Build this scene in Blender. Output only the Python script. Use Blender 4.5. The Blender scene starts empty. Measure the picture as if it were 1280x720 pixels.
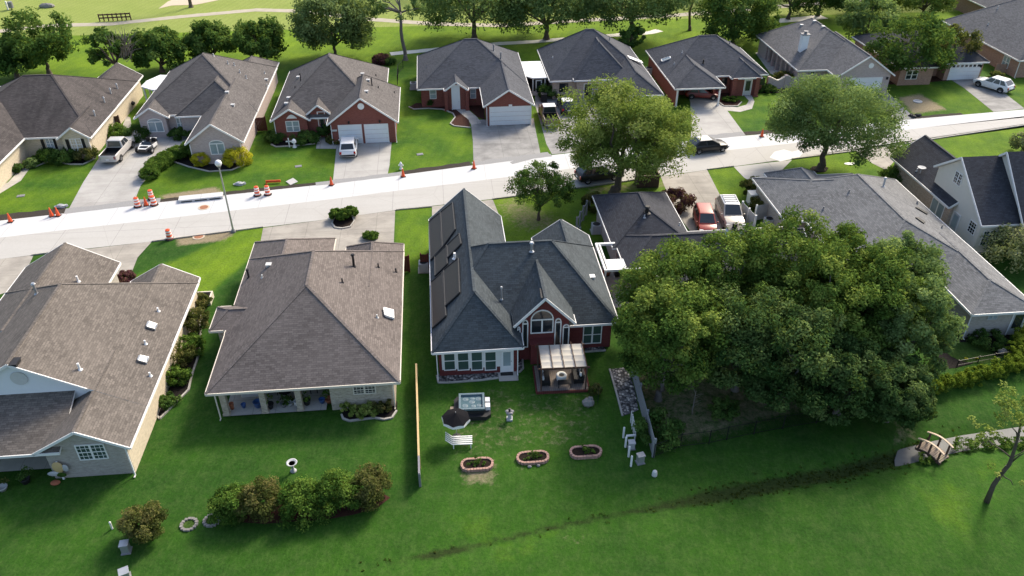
import bpy, math, random
import numpy as np
from mathutils import Vector, Matrix, noise as mnoise
R = math.radians
sc = bpy.context.scene
COL = sc.collection
# ------------------------------------------------------------------ camera survey: ground points from bearings
F, TH, CH = 1000.0, R(34.0), 37.0
CT, ST = math.cos(TH), math.sin(TH)
GA = R(5.5); CA, SA = math.cos(GA), math.sin(GA)      # the street grid is turned 5.5 degrees
def rayd(px, py):
    u = (px-640)/F; v = (py-360)/F
    return (u, CT-v*ST, -ST-v*CT)
def G(px, py, z=0.0):
    d = rayd(px, py); t = (z-CH)/d[2]
    return Vector((d[0]*t, d[1]*t, z))
def atY(px, py, Y):
    d = rayd(px, py); t = Y/d[1]
    return Vector((d[0]*t, Y, CH+d[2]*t))
def W(u, v, z=0.0): return Vector((u*CA-v*SA, u*SA+v*CA, z))
def UV(p): return (p[0]*CA+p[1]*SA, -p[0]*SA+p[1]*CA, p[2])
def rayg(px, py): return UV(rayd(px, py))
def pv(px, py, V):
    d = rayg(px, py); t = V/d[1]; return (d[0]*t, V, CH+d[2]*t)
def pu(px, py, U):
    d = rayg(px, py); t = U/d[0]; return (U, d[1]*t, CH+d[2]*t)
def pz(px, py, z=0.0):
    d = rayg(px, py); t = (z-CH)/d[2]; return (d[0]*t, d[1]*t, z)
# ------------------------------------------------------------------ materials
MATS = {}
class NT:
    def __init__(s, name):
        s.m = bpy.data.materials.new(name); s.m.use_nodes = True
        s.t = s.m.node_tree; s.b = s.t.nodes['Principled BSDF']; s.o = s.t.nodes['Material Output']
    def n(s, typ, **k):
        n = s.t.nodes.new(typ)
        for a, v in k.items():
            if a in n.inputs.keys(): n.inputs[a].default_value = v
            else: setattr(n, a, v)
        return n
    def l(s, a, b): s.t.links.new(a, b)
    def mixc(s, fac, a, b, typ='MIX'):
        m = s.n('ShaderNodeMix', data_type='RGBA', blend_type=typ)
        for sock, val in ((m.inputs[0], fac), (m.inputs[6], a), (m.inputs[7], b)):
            if hasattr(val, 'is_output'): s.l(val, sock)
            elif isinstance(val, (int, float)): sock.default_value = val
            else: sock.default_value = (*val, 1) if len(val) == 3 else val
        return m.outputs[2]
    def noise(s, vec, scale, detail=3, rough=.55):
        n = s.n('ShaderNodeTexNoise', Scale=scale, Detail=detail, Roughness=rough)
        if vec is not None: s.l(vec, n.inputs['Vector'])
        return n.outputs['Fac']
    def ramp(s, fac, stops):
        n = s.n('ShaderNodeValToRGB'); cr = n.color_ramp
        while len(cr.elements) < len(stops): cr.elements.new(.5)
        for e, (p, c) in zip(cr.elements, stops):
            e.position = p; e.color = (*c, 1) if not isinstance(c, (int, float)) else (c, c, c, 1)
        s.l(fac, n.inputs[0]); return n.outputs[0]
    def math(s, op, a, b=0.0):
        n = s.n('ShaderNodeMath', operation=op)
        for i, val in enumerate((a, b)):
            if hasattr(val, 'is_output'): s.l(val, n.inputs[i])
            else: n.inputs[i].default_value = val
        return n.outputs[0]
    def geo(s): return s.n('ShaderNodeNewGeometry').outputs['Position']
    def uv(s): return s.n('ShaderNodeTexCoord').outputs['UV']
    def bump(s, h, strength=.3, dist=.02):
        n = s.n('ShaderNodeBump', Strength=strength, Distance=dist); s.l(h, n.inputs['Height']); s.l(n.outputs[0], s.b.inputs['Normal'])
    def base(s, c, rough=.8, spec=.3):
        if hasattr(c, 'is_output'): s.l(c, s.b.inputs['Base Color'])
        else: s.b.inputs['Base Color'].default_value = (*c, 1)
        s.b.inputs['Roughness'].default_value = rough
        s.b.inputs['Specular IOR Level'].default_value = spec
        return s.m
def sc3(c, k): return tuple(min(1, x*k) for x in c)
def plain(name, c, rough=.6, metal=0.0, spec=.35, var=.12, scale=3.0):
    t = NT(name)
    f = t.noise(t.geo(), scale, 4)
    col = t.mixc(f, sc3(c, 1-var), sc3(c, 1+var))
    t.b.inputs['Metallic'].default_value = metal
    return t.base(col, rough, spec)
def shingle(name, c1, c2, stain=.25):
    t = NT(name); uv = t.uv(); pos = t.geo()
    br = t.n('ShaderNodeTexBrick', offset=.37, Scale=1.0)
    br.inputs['Mortar Size'].default_value = .012; br.inputs['Brick Width'].default_value = .34; br.inputs['Row Height'].default_value = .15
    br.inputs['Bias'].default_value = 0.0
    br.inputs['Color1'].default_value = (*sc3(c1, .66), 1); br.inputs['Color2'].default_value = (*sc3(c2, 1.28), 1); br.inputs['Mortar'].default_value = (*sc3(c1, .35), 1)
    t.l(uv, br.inputs['Vector'])
    fine = t.noise(pos, 9.0, 5, .7)
    c = t.mixc(t.ramp(fine, [(.3, .0), (.7, 1.0)]), br.outputs['Color'], t.mixc(.5, br.outputs['Color'], c2), 'MIX')
    c = t.mixc(.32, c, t.ramp(fine, [(.25, sc3(c1, .75)), (.5, tuple((a+b)/2 for a, b in zip(c1, c2))), (.75, sc3(c2, 1.25))]))
    mp = t.n('ShaderNodeMapping'); mp.inputs['Scale'].default_value = (.9, .16, 1); t.l(uv, mp.inputs['Vector'])
    st = t.noise(mp.outputs[0], 1.0, 4, .6)
    c = t.mixc(t.math('MULTIPLY', t.ramp(st, [(.42, 0.0), (.75, 1.0)]), stain), c, sc3(c1, .45))
    big = t.noise(pos, .35, 2)
    c = t.mixc(t.math('MULTIPLY', t.ramp(big, [(.4, 0.0), (.7, 1.0)]), .25), c, sc3(c2, 1.3))
    t.bump(br.outputs['Fac'], .25, .01)
    return t.base(c, .92, .25)
def brick(name, c1, c2, mortar=(.4, .36, .32), mottle=.5):
    t = NT(name); uv = t.uv(); pos = t.geo()
    br = t.n('ShaderNodeTexBrick', Scale=1.0)
    br.inputs['Mortar Size'].default_value = .008; br.inputs['Brick Width'].default_value = .215; br.inputs['Row Height'].default_value = .075
    br.inputs['Color1'].default_value = (*c1, 1); br.inputs['Color2'].default_value = (*c2, 1); br.inputs['Mortar'].default_value = (*mortar, 1)
    t.l(uv, br.inputs['Vector'])
    mp = t.n('ShaderNodeMapping'); mp.inputs['Scale'].default_value = (3.2, 8.0, 1); t.l(uv, mp.inputs['Vector'])
    nz = t.noise(mp.outputs[0], 1.0, 4, .7)
    c = t.mixc(mottle, br.outputs['Color'], t.ramp(nz, [(.28, sc3(c1, .7)), (.5, c2), (.72, sc3(c2, 1.35))]))
    return t.base(c, .88, .25)
def concrete(name, c, joint=3.0, stain=.35, dark=(.12, .11, .10)):
    t = NT(name); uv = t.uv(); pos = t.geo()
    n1 = t.noise(pos, .45, 5, .6); n2 = t.noise(pos, 5.0, 5, .65)
    col = t.mixc(n2, sc3(c, .88), sc3(c, 1.1))
    col = t.mixc(t.math('MULTIPLY', t.ramp(n1, [(.42, 0.0), (.72, 1.0)]), stain), col, dark)
    sx = t.n('ShaderNodeSeparateXYZ'); t.l(uv, sx.inputs[0])
    def line(o, period, w):
        fr = t.math('FRACT', t.math('DIVIDE', o, period)); return t.math('LESS_THAN', fr, w/period)
    ln = t.math('MAXIMUM', line(sx.outputs[0], joint, .05), line(sx.outputs[1], joint*1.35, .05))
    col = t.mixc(t.math('MULTIPLY', ln, .45), col, sc3(c, .35))
    vo = t.n('ShaderNodeTexVoronoi', feature='DISTANCE_TO_EDGE', Scale=.16); wp = t.n('ShaderNodeMix', data_type='VECTOR'); wp.inputs[0].default_value = .12
    nz = t.n('ShaderNodeTexNoise', Scale=.9, Detail=4.0); t.l(pos, nz.inputs['Vector']); t.l(pos, wp.inputs[4]); t.l(nz.outputs['Color'], wp.inputs[5]); t.l(wp.outputs[1], vo.inputs['Vector'])
    col = t.mixc(t.math('MULTIPLY', t.math('LESS_THAN', vo.outputs['Distance'], .004), .22), col, dark)
    mp = t.n('ShaderNodeMapping'); mp.inputs['Scale'].default_value = (.05, .9, 1); mp.inputs['Rotation'].default_value = (0, 0, -.13); t.l(uv, mp.inputs['Vector'])
    tm = t.noise(mp.outputs[0], 1.0, 4, .6); col = t.mixc(t.math('MULTIPLY', t.ramp(tm, [(.5, 0.0), (.72, 1.0)]), min(.35, stain*.9+.08)), col, dark)
    t.bump(n2, .15, .01)
    return t.base(col, .85, .3)
def leafmat(name, cols, trans=.35):
    t = NT(name)
    a = t.n('ShaderNodeAttribute', attribute_name='rnd')
    k = len(cols)
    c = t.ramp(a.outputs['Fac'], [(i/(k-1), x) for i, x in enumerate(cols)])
    d = t.n('ShaderNodeBsdfDiffuse'); tr = t.n('ShaderNodeBsdfTranslucent'); mx = t.n('ShaderNodeMixShader', Fac=trans+.08)
    t.l(c, d.inputs[0]); t.l(t.mixc(.5, c, (.16, .2, .02)), tr.inputs[0]); t.l(d.outputs[0], mx.inputs[1]); t.l(tr.outputs[0], mx.inputs[2])
    t.l(mx.outputs[0], t.o.inputs['Surface']); t.t.nodes.remove(t.b)
    return t.m
def glassmat(name, c=(.02, .025, .03), rough=.06):
    t = NT(name); f = t.noise(t.geo(), .6, 2)
    return t.base(t.mixc(f, sc3(c, .6), sc3(c, 1.5)), rough, .7)
def grassmat(name, deep, mid, bright, use_zone=True):
    t = NT(name); pos = t.geo()
    n1 = t.noise(pos, .22, 5, .62); n2 = t.noise(pos, 1.3, 5, .7); n3 = t.noise(pos, 5.5, 6, .85)
    mp = t.n('ShaderNodeMapping'); mp.inputs['Scale'].default_value = (1, .35, 1); mp.inputs['Rotation'].default_value = (0, 0, .5); t.l(pos, mp.inputs['Vector'])
    n4 = t.noise(mp.outputs[0], 6.0, 4, .75)
    if use_zone:
        a = t.n('ShaderNodeAttribute', attribute_name='zone'); s = t.n('ShaderNodeSeparateColor'); t.l(a.outputs['Color'], s.inputs[0])
        z = s.outputs[0]
    else:
        z = .5
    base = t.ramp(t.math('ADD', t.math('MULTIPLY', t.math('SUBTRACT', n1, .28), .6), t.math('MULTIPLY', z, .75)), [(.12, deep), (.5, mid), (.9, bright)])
    c = t.mixc(t.math('MULTIPLY', t.ramp(n2, [(.45, 0.0), (.72, 1.0)]), .32), base, t.mixc(.45, base, (.19, .23, .085)))
    c = t.mixc(t.math('MULTIPLY', t.ramp(n3, [(.38, 1.0), (.56, 0.0)]), .55), c, t.mixc(.8, c, (.006, .018, .005)))
    c = t.mixc(t.math('MULTIPLY', t.ramp(n4, [(.5, 0.0), (.75, 1.0)]), .22), c, t.mixc(.6, c, (.2, .26, .085)))
    wv = t.n('ShaderNodeTexWave', Scale=.32, Distortion=2.0, Detail=2.0); wv.inputs['Detail Scale'].default_value = .4; t.l(mp.outputs[0], wv.inputs['Vector'])
    c = t.mixc(t.math('MULTIPLY', wv.outputs['Fac'], .16), c, t.mixc(.5, c, (.005, .02, .004)))
    if use_zone:
        n5 = t.noise(pos, 2.2, 6, .75)
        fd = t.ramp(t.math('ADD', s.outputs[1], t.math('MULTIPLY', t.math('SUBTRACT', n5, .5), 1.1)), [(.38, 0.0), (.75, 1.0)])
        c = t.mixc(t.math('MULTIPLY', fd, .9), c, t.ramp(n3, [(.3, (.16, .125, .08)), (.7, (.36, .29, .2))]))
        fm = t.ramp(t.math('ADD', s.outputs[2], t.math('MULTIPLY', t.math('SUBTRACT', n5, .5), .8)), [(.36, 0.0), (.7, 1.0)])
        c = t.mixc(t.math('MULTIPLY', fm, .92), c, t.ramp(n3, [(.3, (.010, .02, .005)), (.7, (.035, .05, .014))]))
    t.bump(t.math('ADD', n3, n2), .5, .06)
    return t.base(c, .95, .1)
def mulchmat(name, c):
    t = NT(name); n = t.noise(t.geo(), 16, 5, .8)
    t.bump(n, .7, .05)
    return t.base(t.ramp(n, [(.3, sc3(c, .4)), (.55, c), (.75, sc3(c, 2.0))]), .95, .15)
def pebblemat(name):
    t = NT(name)
    v = t.n('ShaderNodeTexVoronoi', Scale=6.0); t.l(t.geo(), v.inputs['Vector'])
    s = t.n('ShaderNodeSeparateColor'); t.l(v.outputs['Color'], s.inputs[0])
    c = t.ramp(s.outputs[0], [(.0, (.05, .05, .055)), (.5, (.19, .185, .18)), (.8, (.4, .37, .34)), (1, (.7, .66, .6))])
    c = t.mixc(t.ramp(v.outputs['Distance'], [(.42, 0.0), (.75, .85)]), c, (.012, .012, .012))
    t.bump(t.math('SUBTRACT', 1.0, v.outputs['Distance']), .8, .06)
    return t.base(c, .8, .3)
def watermat(name, c):
    t = NT(name); n = t.noise(t.geo(), 2.5, 4); t.bump(n, .15, .03)
    return t.base(t.mixc(n, c, sc3(c, 1.5)), .45, .06)
def plankmat(name, c, pitch=.14):
    t = NT(name); uv = t.uv(); sx = t.n('ShaderNodeSeparateXYZ'); t.l(uv, sx.inputs[0])
    fr = t.math('FRACT', t.math('DIVIDE', sx.outputs[0], pitch)); ln = t.math('LESS_THAN', fr, .12)
    n = t.noise(t.geo(), 6, 4, .7)
    col = t.mixc(n, sc3(c, .7), sc3(c, 1.25))
    return t.base(t.mixc(t.math('MULTIPLY', ln, .7), col, sc3(c, .25)), .85, .2)
def waterview(): pass
M = {}
def mk():
    M['roof_brown'] = shingle('roof dark brown', (.048, .044, .045), (.082, .072, .07), .6)
    M['roof_taupe'] = shingle('roof taupe', (.08, .074, .074), (.122, .112, .109), .2)
    M['roof_grey'] = shingle('roof grey', (.085, .085, .09), (.125, .123, .127), .2)
    M['roof_slate'] = shingle('roof slate', (.05, .055, .066), (.08, .085, .10), .2)
    M['roof_slatelt'] = shingle('roof light slate', (.075, .078, .088), (.11, .112, .122), .2)
    M['roof_weather'] = shingle('roof weathered', (.094, .083, .074), (.155, .136, .121), .25)
    M['roof_mid'] = shingle('roof brown grey', (.106, .09, .083), (.16, .138, .128), .22)
    M['roof_teal'] = shingle('roof blue grey', (.04, .05, .057), (.066, .08, .09), .3)
    M['roof_black'] = shingle('roof charcoal', (.032, .034, .042), (.05, .053, .064), .2)
    M['roof_pale'] = shingle('roof pale grey', (.108, .112, .117), (.182, .185, .19), .15)
    M['roof_far'] = shingle('roof far grey', (.11, .11, .115), (.15, .148, .152), .12)
    M['brick_red'] = brick('red brick', (.17, .045, .035), (.23, .07, .052), (.22, .15, .13), .4)
    M['brick_dark'] = brick('maroon brick', (.12, .022, .022), (.16, .034, .032), (.13, .07, .065), .35)
    M['brick_pink'] = brick('pinkish brick', (.38, .30, .285), (.46, .38, .36), (.48, .43, .41), .4)
    M['brick_tan'] = brick('tan brick', (.34, .25, .20), (.48, .38, .30), (.48, .43, .37), .6)
    M['brick_cream'] = brick('cream brick', (.48, .40, .29), (.58, .50, .37), (.5, .45, .38), .5)
    M['brick_grey'] = brick('grey tan brick', (.30, .27, .24), (.38, .345, .31), (.42, .39, .35), .5)
    M['brick_brown'] = brick('brown brick', (.28, .16, .115), (.40, .25, .185), (.3, .24, .2), .6)
    M['brick_stone'] = brick('mixed stone brick', (.25, .20, .15), (.46, .40, .31), (.42, .38, .32), .75)
    M['siding'] = plain('pale siding', (.66, .63, .56), .7, var=.04)
    M['siding_white'] = plain('white siding', (.74, .76, .78), .7, var=.04)
    M['trim'] = plain('white trim', (.76, .75, .73), .6, var=.06)
    M['trim_cream'] = plain('cream trim', (.68, .62, .52), .6, var=.06)
    M['white'] = plain('white paint', (.78, .78, .77), .5, var=.05)
    M['door_white'] = plain('white door', (.74, .76, .77), .5, var=.05)
    M['offwhite'] = plain('off white', (.55, .55, .53), .6)
    M['glass'] = glassmat('window glass')
    M['glass_pale'] = glassmat('pale window glass', (.28, .34, .36), .15)
    M['glass_greenrefl'] = glassmat('window glass with painted green reflection', (.05, .085, .075), .08)  # reflected green of the lawns put into the glass colour
    M['dark'] = plain('dark grey', (.02, .02, .022), .6)
    M['black'] = plain('black', (.012, .012, .013), .5)
    M['grey'] = plain('mid grey', (.2, .2, .21), .7)
    M['ltgrey'] = plain('light grey', (.42, .43, .44), .6)
    M['metal'] = plain('galvanised metal', (.45, .46, .47), .4, .6)
    M['conc_old'] = concrete('old concrete', (.36, .335, .295), 3.2, .5)
    M['conc_new'] = concrete('new concrete', (.53, .535, .54), 4.5, .06, (.35, .34, .33))
    M['conc_road'] = concrete('beige road concrete', (.415, .405, .385), 5.0, .12, (.25, .23, .2))
    M['conc_drive'] = concrete('driveway concrete', (.40, .39, .37), 3.4, .45, (.2, .19, .18))
    M['conc_stained'] = concrete('stained driveway concrete', (.30, .295, .285), 3.4, .75, (.085, .085, .085))
    M['conc_walk'] = concrete('walk concrete', (.46, .44, .40), 1.5, .3)
    M['path'] = plain('cart path', (.38, .34, .27), .9, var=.25, scale=.8)
    M['channel'] = plain('concrete channel', (.62, .6, .55), .8, var=.15)
    M['sand'] = plain('sand', (.5, .42, .32), .95, var=.2, scale=6)
    M['dirt'] = mulchmat('dark dirt', (.05, .043, .036))
    M['mulch'] = mulchmat('red brown mulch', (.06, .026, .019))
    M['mulch_black'] = mulchmat('black mulch', (.018, .015, .014))
    M['soil'] = mulchmat('soil', (.022, .015, .011))
    M['gravel'] = plain('asphalt patch', (.26, .26, .26), .95, var=.3, scale=9)
    M['pebble'] = pebblemat('river pebbles')
    M['rock'] = plain('boulder', (.22, .21, .2), .9, var=.35, scale=5)
    M['water'] = watermat('creek water', (.11, .115, .115))
    M['tubwater'] = watermat('tub water', (.06, .105, .125))
    M['acrylic'] = plain('tub acrylic', (.12, .175, .205), .4)
    M['wood'] = plankmat('weathered wood', (.33, .26, .2))
    M['wood_grey'] = plankmat('grey wood', (.27, .28, .29))
    M['wood_brown'] = plankmat('brown wood', (.10, .06, .045))
    M['wood_red'] = plankmat('red brown wood', (.12, .035, .03))
    M['wood_yellow'] = plain('new yellow wood', (.55, .40, .19), .7, var=.15)
    M['wood_new'] = plain('new pale wood', (.62, .48, .34), .7, var=.15)
    M['deck'] = plankmat('deck board', (.22, .185, .165))
    M['canvas'] = plain('canopy canvas', (.46, .435, .39), .9, var=.08, scale=1.5)
    M['orange'] = plain('safety orange', (.75, .10, .03), .5, var=.1)
    M['reflect'] = plain('reflective white', (.8, .78, .75), .4, var=.05)
    M['rubber'] = plain('rubber', (.02, .02, .02), .8)
    M['terracotta'] = plain('terracotta', (.35, .12, .06), .8)
    M['blue'] = plain('blue glaze', (.04, .1, .28), .3)
    M['brickedge'] = brick('edging brick', (.32, .17, .13), (.42, .26, .21), (.3, .24, .2), .5)
    M['solar'] = plain('solar panel', (.022, .018, .018), .35, var=.1)
    M['chrome'] = plain('alloy', (.5, .5, .52), .3, .7)
    M['headlamp'] = plain('lamp glass', (.6, .62, .65), .15)
    M['taillamp'] = plain('tail lamp', (.35, .01, .01), .25)
    M['bark'] = plain('bark', (.10, .08, .062), .95, var=.4, scale=7)
    M['bark_pale'] = plain('pale bark', (.15, .135, .12), .95, var=.35, scale=7)
    M['twig_grey'] = plain('bare grey twigs', (.2, .175, .155), .95, var=.2)
    for k, c in dict(silver=(.5, .48, .46), white=(.75, .75, .74), bronze=(.16, .12, .11), darkblue=(.018, .02, .026), blackcar=(.014, .014, .016), redcar=(.30, .04, .025), maroon=(.2, .03, .025), champagne=(.52, .47, .40)).items():
        M['car_'+k] = plain('paint '+k, c, .28, .15 if k in ('silver', 'bronze', 'champagne') else 0, .6, var=.03)
    K = dict(purple=1.7, gold=2.0, yellowgreen=2.5, willow=2.1, pale=2.1, grove=2.3, grovedark=2.0, ditch=1.0, oak=2.9, olive=1.65, deep=2.2, limehedge=1.7, hedge=2.1)
    L = lambda n, a, t=.35: M.__setitem__('leaf_'+n, leafmat('leaf '+n, [sc3(q, K.get(n, 1.5)) for q in a], .2 if 'grove' in n else t))
    L('deep', [(.012, .028, .008), (.026, .056, .014), (.045, .085, .02), (.075, .115, .03)])
    L('oak', [(.02, .036, .014), (.042, .07, .022), (.072, .105, .036), (.115, .15, .055)])
    L('grove', [(.011, .026, .006), (.032, .06, .012), (.064, .1, .02), (.115, .143, .03)])
    L('grovedark', [(.010, .027, .008), (.027, .053, .015), (.049, .081, .025), (.088, .12, .038)])
    L('willow', [(.03, .05, .018), (.06, .092, .032), (.09, .125, .045), (.12, .16, .065)])
    L('yellowgreen', [(.036, .06, .015), (.07, .102, .022), (.108, .14, .032), (.155, .175, .05)])
    L('pale', [(.06, .075, .03), (.1, .12, .05), (.16, .17, .08), (.22, .22, .12)])
    L('olive', [(.022, .03, .01), (.05, .062, .018), (.085, .09, .03), (.14, .12, .045)])
    L('hedge', [(.012, .03, .007), (.03, .065, .012), (.055, .1, .018), (.085, .13, .025)])
    L('ditch', [(.012, .018, .006), (.022, .036, .008), (.04, .062, .012), (.06, .08, .02)])
    L('purple', [(.02, .008, .012), (.05, .018, .026), (.09, .035, .045), (.13, .06, .06)])
    L('gold', [(.12, .13, .01), (.22, .21, .015), (.32, .29, .02), (.4, .36, .04)])
    L('limehedge', [(.03, .055, .008), (.07, .11, .014), (.11, .155, .02), (.15, .19, .03)])
mk()
# ------------------------------------------------------------------ mesh builder and object helpers
class MB:
    def __init__(s, off=(0, 0, 0)): s.v = []; s.f = []; s.mi = []; s.off = Vector(off)
    def add(s, vs, fs, m=0):
        b = len(s.v)
        s.v += [tuple(Vector(p)-s.off) for p in vs]
        for f in fs: s.f.append([b+i for i in f]); s.mi.append(m)
        return s
    def box(s, x0, x1, y0, y1, z0, z1, m=0):
        vs = [(x, y, z) for z in (z0, z1) for y in (y0, y1) for x in (x0, x1)]
        return s.add(vs, [(0, 2, 3, 1), (4, 5, 7, 6), (0, 1, 5, 4), (2, 6, 7, 3), (0, 4, 6, 2), (1, 3, 7, 5)], m)
    def beam(s, a, b, w, h=None, m=0, up=(0, 0, 1)):
        a = Vector(a); b = Vector(b); h = h or w; d = (b-a).normalized(); up = Vector(up)
        if abs(d.dot(up)) > .98: up = Vector((1, 0, 0))
        x = d.cross(up).normalized()*w/2; y = x.cross(d).normalized()*h/2
        vs = [p+i*x+j*y for p in (a, b) for i, j in ((-1, -1), (1, -1), (1, 1), (-1, 1))]
        return s.add(vs, [(0, 1, 2, 3), (7, 6, 5, 4), (0, 4, 5, 1), (1, 5, 6, 2), (2, 6, 7, 3), (3, 7, 4, 0)], m)
    def tube(s, pts, rad, n=8, m=0):
        pts = [Vector(p) for p in pts]
        if isinstance(rad, (int, float)): rad = [rad]*len(pts)
        vs = []; k = len(pts)
        for i, p in enumerate(pts):
            d = (pts[min(i+1, k-1)]-pts[max(i-1, 0)]).normalized()
            x = d.cross(Vector((0, 0, 1)) if abs(d.z) < .9 else Vector((1, 0, 0))).normalized(); y = d.cross(x)
            for j in range(n):
                a = 2*math.pi*j/n; vs.append(p+rad[i]*(math.cos(a)*x+math.sin(a)*y))
        fs = [(i*n+j, i*n+(j+1) % n, (i+1)*n+(j+1) % n, (i+1)*n+j) for i in range(k-1) for j in range(n)]
        fs += [tuple(range(n))[::-1], tuple((k-1)*n+j for j in range(n))]
        return s.add(vs, fs, m)
    def cyl(s, x, y, z0, z1, r0, r1=None, n=14, m=0):
        return s.tube([(x, y, z0), (x, y, z1)], [r0, r0 if r1 is None else r1], n, m)
    def lathe(s, c, prof, n=16, m=0, sx=1, sy=1):
        vs = [(c[0]+r*math.cos(2*math.pi*j/n)*sx, c[1]+r*math.sin(2*math.pi*j/n)*sy, c[2]+z) for r, z in prof for j in range(n)]
        k = len(prof)
        fs = [(i*n+j, i*n+(j+1) % n, (i+1)*n+(j+1) % n, (i+1)*n+j) for i in range(k-1) for j in range(n)]
        fs += [tuple(range(n))[::-1], tuple((k-1)*n+j for j in range(n))]
        return s.add(vs, fs, m)
    def slab(s, poly, t, m=0, mside=None):      # polygon in space, thickness t straight down
        k = len(poly); top = [Vector(p) for p in poly]; bot = [p-Vector((0, 0, t)) for p in top]
        s.add(top+bot, [tuple(range(k))], m)
        s.add(top+bot, [tuple(range(2*k-1, k-1, -1))]+[(i, i+k, (i+1) % k+k, (i+1) % k) for i in range(k)], m if mside is None else mside)
        return s
    def ball(s, c, rx, ry, rz, n=14, k=8, m=0, jit=0, seed=0):
        rr = random.Random(seed); vs = []
        for i in range(k+1):
            a = math.pi*i/k-math.pi/2
            for j in range(n):
                b = 2*math.pi*j/n; q = 1+rr.uniform(-jit, jit)
                vs.append((c[0]+rx*q*math.cos(a)*math.cos(b), c[1]+ry*q*math.cos(a)*math.sin(b), c[2]+rz*q*math.sin(a)))
        return s.add(vs, [(i*n+j, i*n+(j+1) % n, (i+1)*n+(j+1) % n, (i+1)*n+j) for i in range(k) for j in range(n)], m)
    def build(s, name, mats, parent=None, smooth=False, loc=None, rz=0):
        me = bpy.data.meshes.new(name)
        me.from_pydata(s.v, [], s.f)
        if not isinstance(mats, (list, tuple)): mats = [mats]
        for m in mats: me.materials.append(M[m] if isinstance(m, str) else m)
        me.polygons.foreach_set('material_index', s.mi)
        if smooth: me.polygons.foreach_set('use_smooth', [True]*len(s.f))
        uvl = me.uv_layers.new(name='UVMap')
        Z = Vector((0, 0, 1)); buf = []
        for p in me.polygons:
            nrm = p.normal
            tt = Vector((1, 0, 0)) if abs(nrm.z) > .995 else Z.cross(nrm).normalized()
            bb = nrm.cross(tt) if abs(nrm.z) <= .995 else Vector((0, 1, 0))
            for vi in p.vertices:
                co = me.vertices[vi].co; buf += [co.dot(tt), co.dot(bb)]
        uvl.data.foreach_set('uv', buf)
        o = bpy.data.objects.new(name, me); COL.objects.link(o)
        if parent: o.parent = parent
        if loc is not None: o.location = loc; o.rotation_euler.z = rz
        return o
def tag(o, label=None, cat=None, group=None, kind=None):
    if label: o['label'] = label
    if cat: o['category'] = cat
    if group: o['group'] = group
    if kind: o['kind'] = kind
    return o
def thing(name, label, cat, loc, rz=0, group=None):
    o = bpy.data.objects.new(name, None); COL.objects.link(o); o.empty_display_size = .3
    o.location = loc; o.rotation_euler.z = rz
    return tag(o, label, cat, group)
def copy_thing(o, loc, rz=None, label=None, parent=None):
    c = o.copy(); COL.objects.link(c)
    if parent: c.parent = parent
    else:
        c.location = loc
        if rz is not None: c.rotation_euler.z = rz
        if label: c['label'] = label
    for ch in list(o.children): copy_thing(ch, None, parent=c)
    return c
def sheet(name, pts, mat, z, th=None):
    """flat ground sheet through world points; UV in the street grid"""
    me = bpy.data.meshes.new(name)
    g = [Vector((p[0], p[1], z)) for p in pts]
    me.from_pydata(g, [], [tuple(range(len(g)))]); me.materials.append(M[mat])
    if me.polygons[0].normal.z < 0: me.flip_normals()
    uvl = me.uv_layers.new(name='UVMap')
    for lp in me.loops:
        u = UV(me.vertices[lp.vertex_index].co); uvl.data[lp.index].uv = (u[0], u[1])
    o = bpy.data.objects.new(name, me); COL.objects.link(o); o['kind'] = 'structure'
    return o
def GP(*pts): return [G(x, y) for x, y in pts]
# ------------------------------------------------------------------ terrain
DITCH = [G(*p) for p in [(250, 760), (400, 714), (560, 690), (700, 655), (830, 630), (950, 607), (1060, 586), (1130, 566), (1165, 557), (1215, 547), (1290, 536), (1420, 515)]]
DX = np.array([p.x for p in DITCH]); DY = np.array([p.y for p in DITCH])
def ditch_dist(x, y):
    best = None
    for i in range(len(DX)-1):
        ax, ay, bx, by = DX[i], DY[i], DX[i+1], DY[i+1]
        t = np.clip(((x-ax)*(bx-ax)+(y-ay)*(by-ay))/((bx-ax)**2+(by-ay)**2), 0, 1)
        d = np.hypot(x-ax-t*(bx-ax), y-ay-t*(by-ay))
        best = d if best is None else np.minimum(best, d)
    return best
def zf(x, y):
    d = ditch_dist(np.asarray(x, float), np.asarray(y, float))
    dep = np.clip((np.asarray(x, float)+12)/30, .25, 1)*.55
    dep = dep*(.55+.45/(1+np.exp(-(np.asarray(x, float)-23.6)*2.2)))
    return -dep*np.exp(-(d/1.0)**2)
def GT(px, py): p = G(px, py); p.z = float(zf(p.x, p.y)); return p
def poly_mask(x, y, pts, soft=.4):
    """1 inside a world polygon, soft edge"""
    inside = np.zeros(x.shape, bool); dmin = np.full(x.shape, 1e9); n = len(pts)
    for i in range(n):
        ax, ay = pts[i][0], pts[i][1]; bx, by = pts[(i+1) % n][0], pts[(i+1) % n][1]
        with np.errstate(divide='ignore', invalid='ignore'):
            c = ((ay > y) != (by > y)) & (x < (bx-ax)*(y-ay)/(by-ay+1e-12)+ax)
        inside ^= c
        t = np.clip(((x-ax)*(bx-ax)+(y-ay)*(by-ay))/((bx-ax)**2+(by-ay)**2+1e-9), 0, 1)
        dmin = np.minimum(dmin, np.hypot(x-ax-t*(bx-ax), y-ay-t*(by-ay)))
    s = np.where(inside, dmin, -dmin)
    return np.clip(s/soft*.5+.5, 0, 1)
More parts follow.
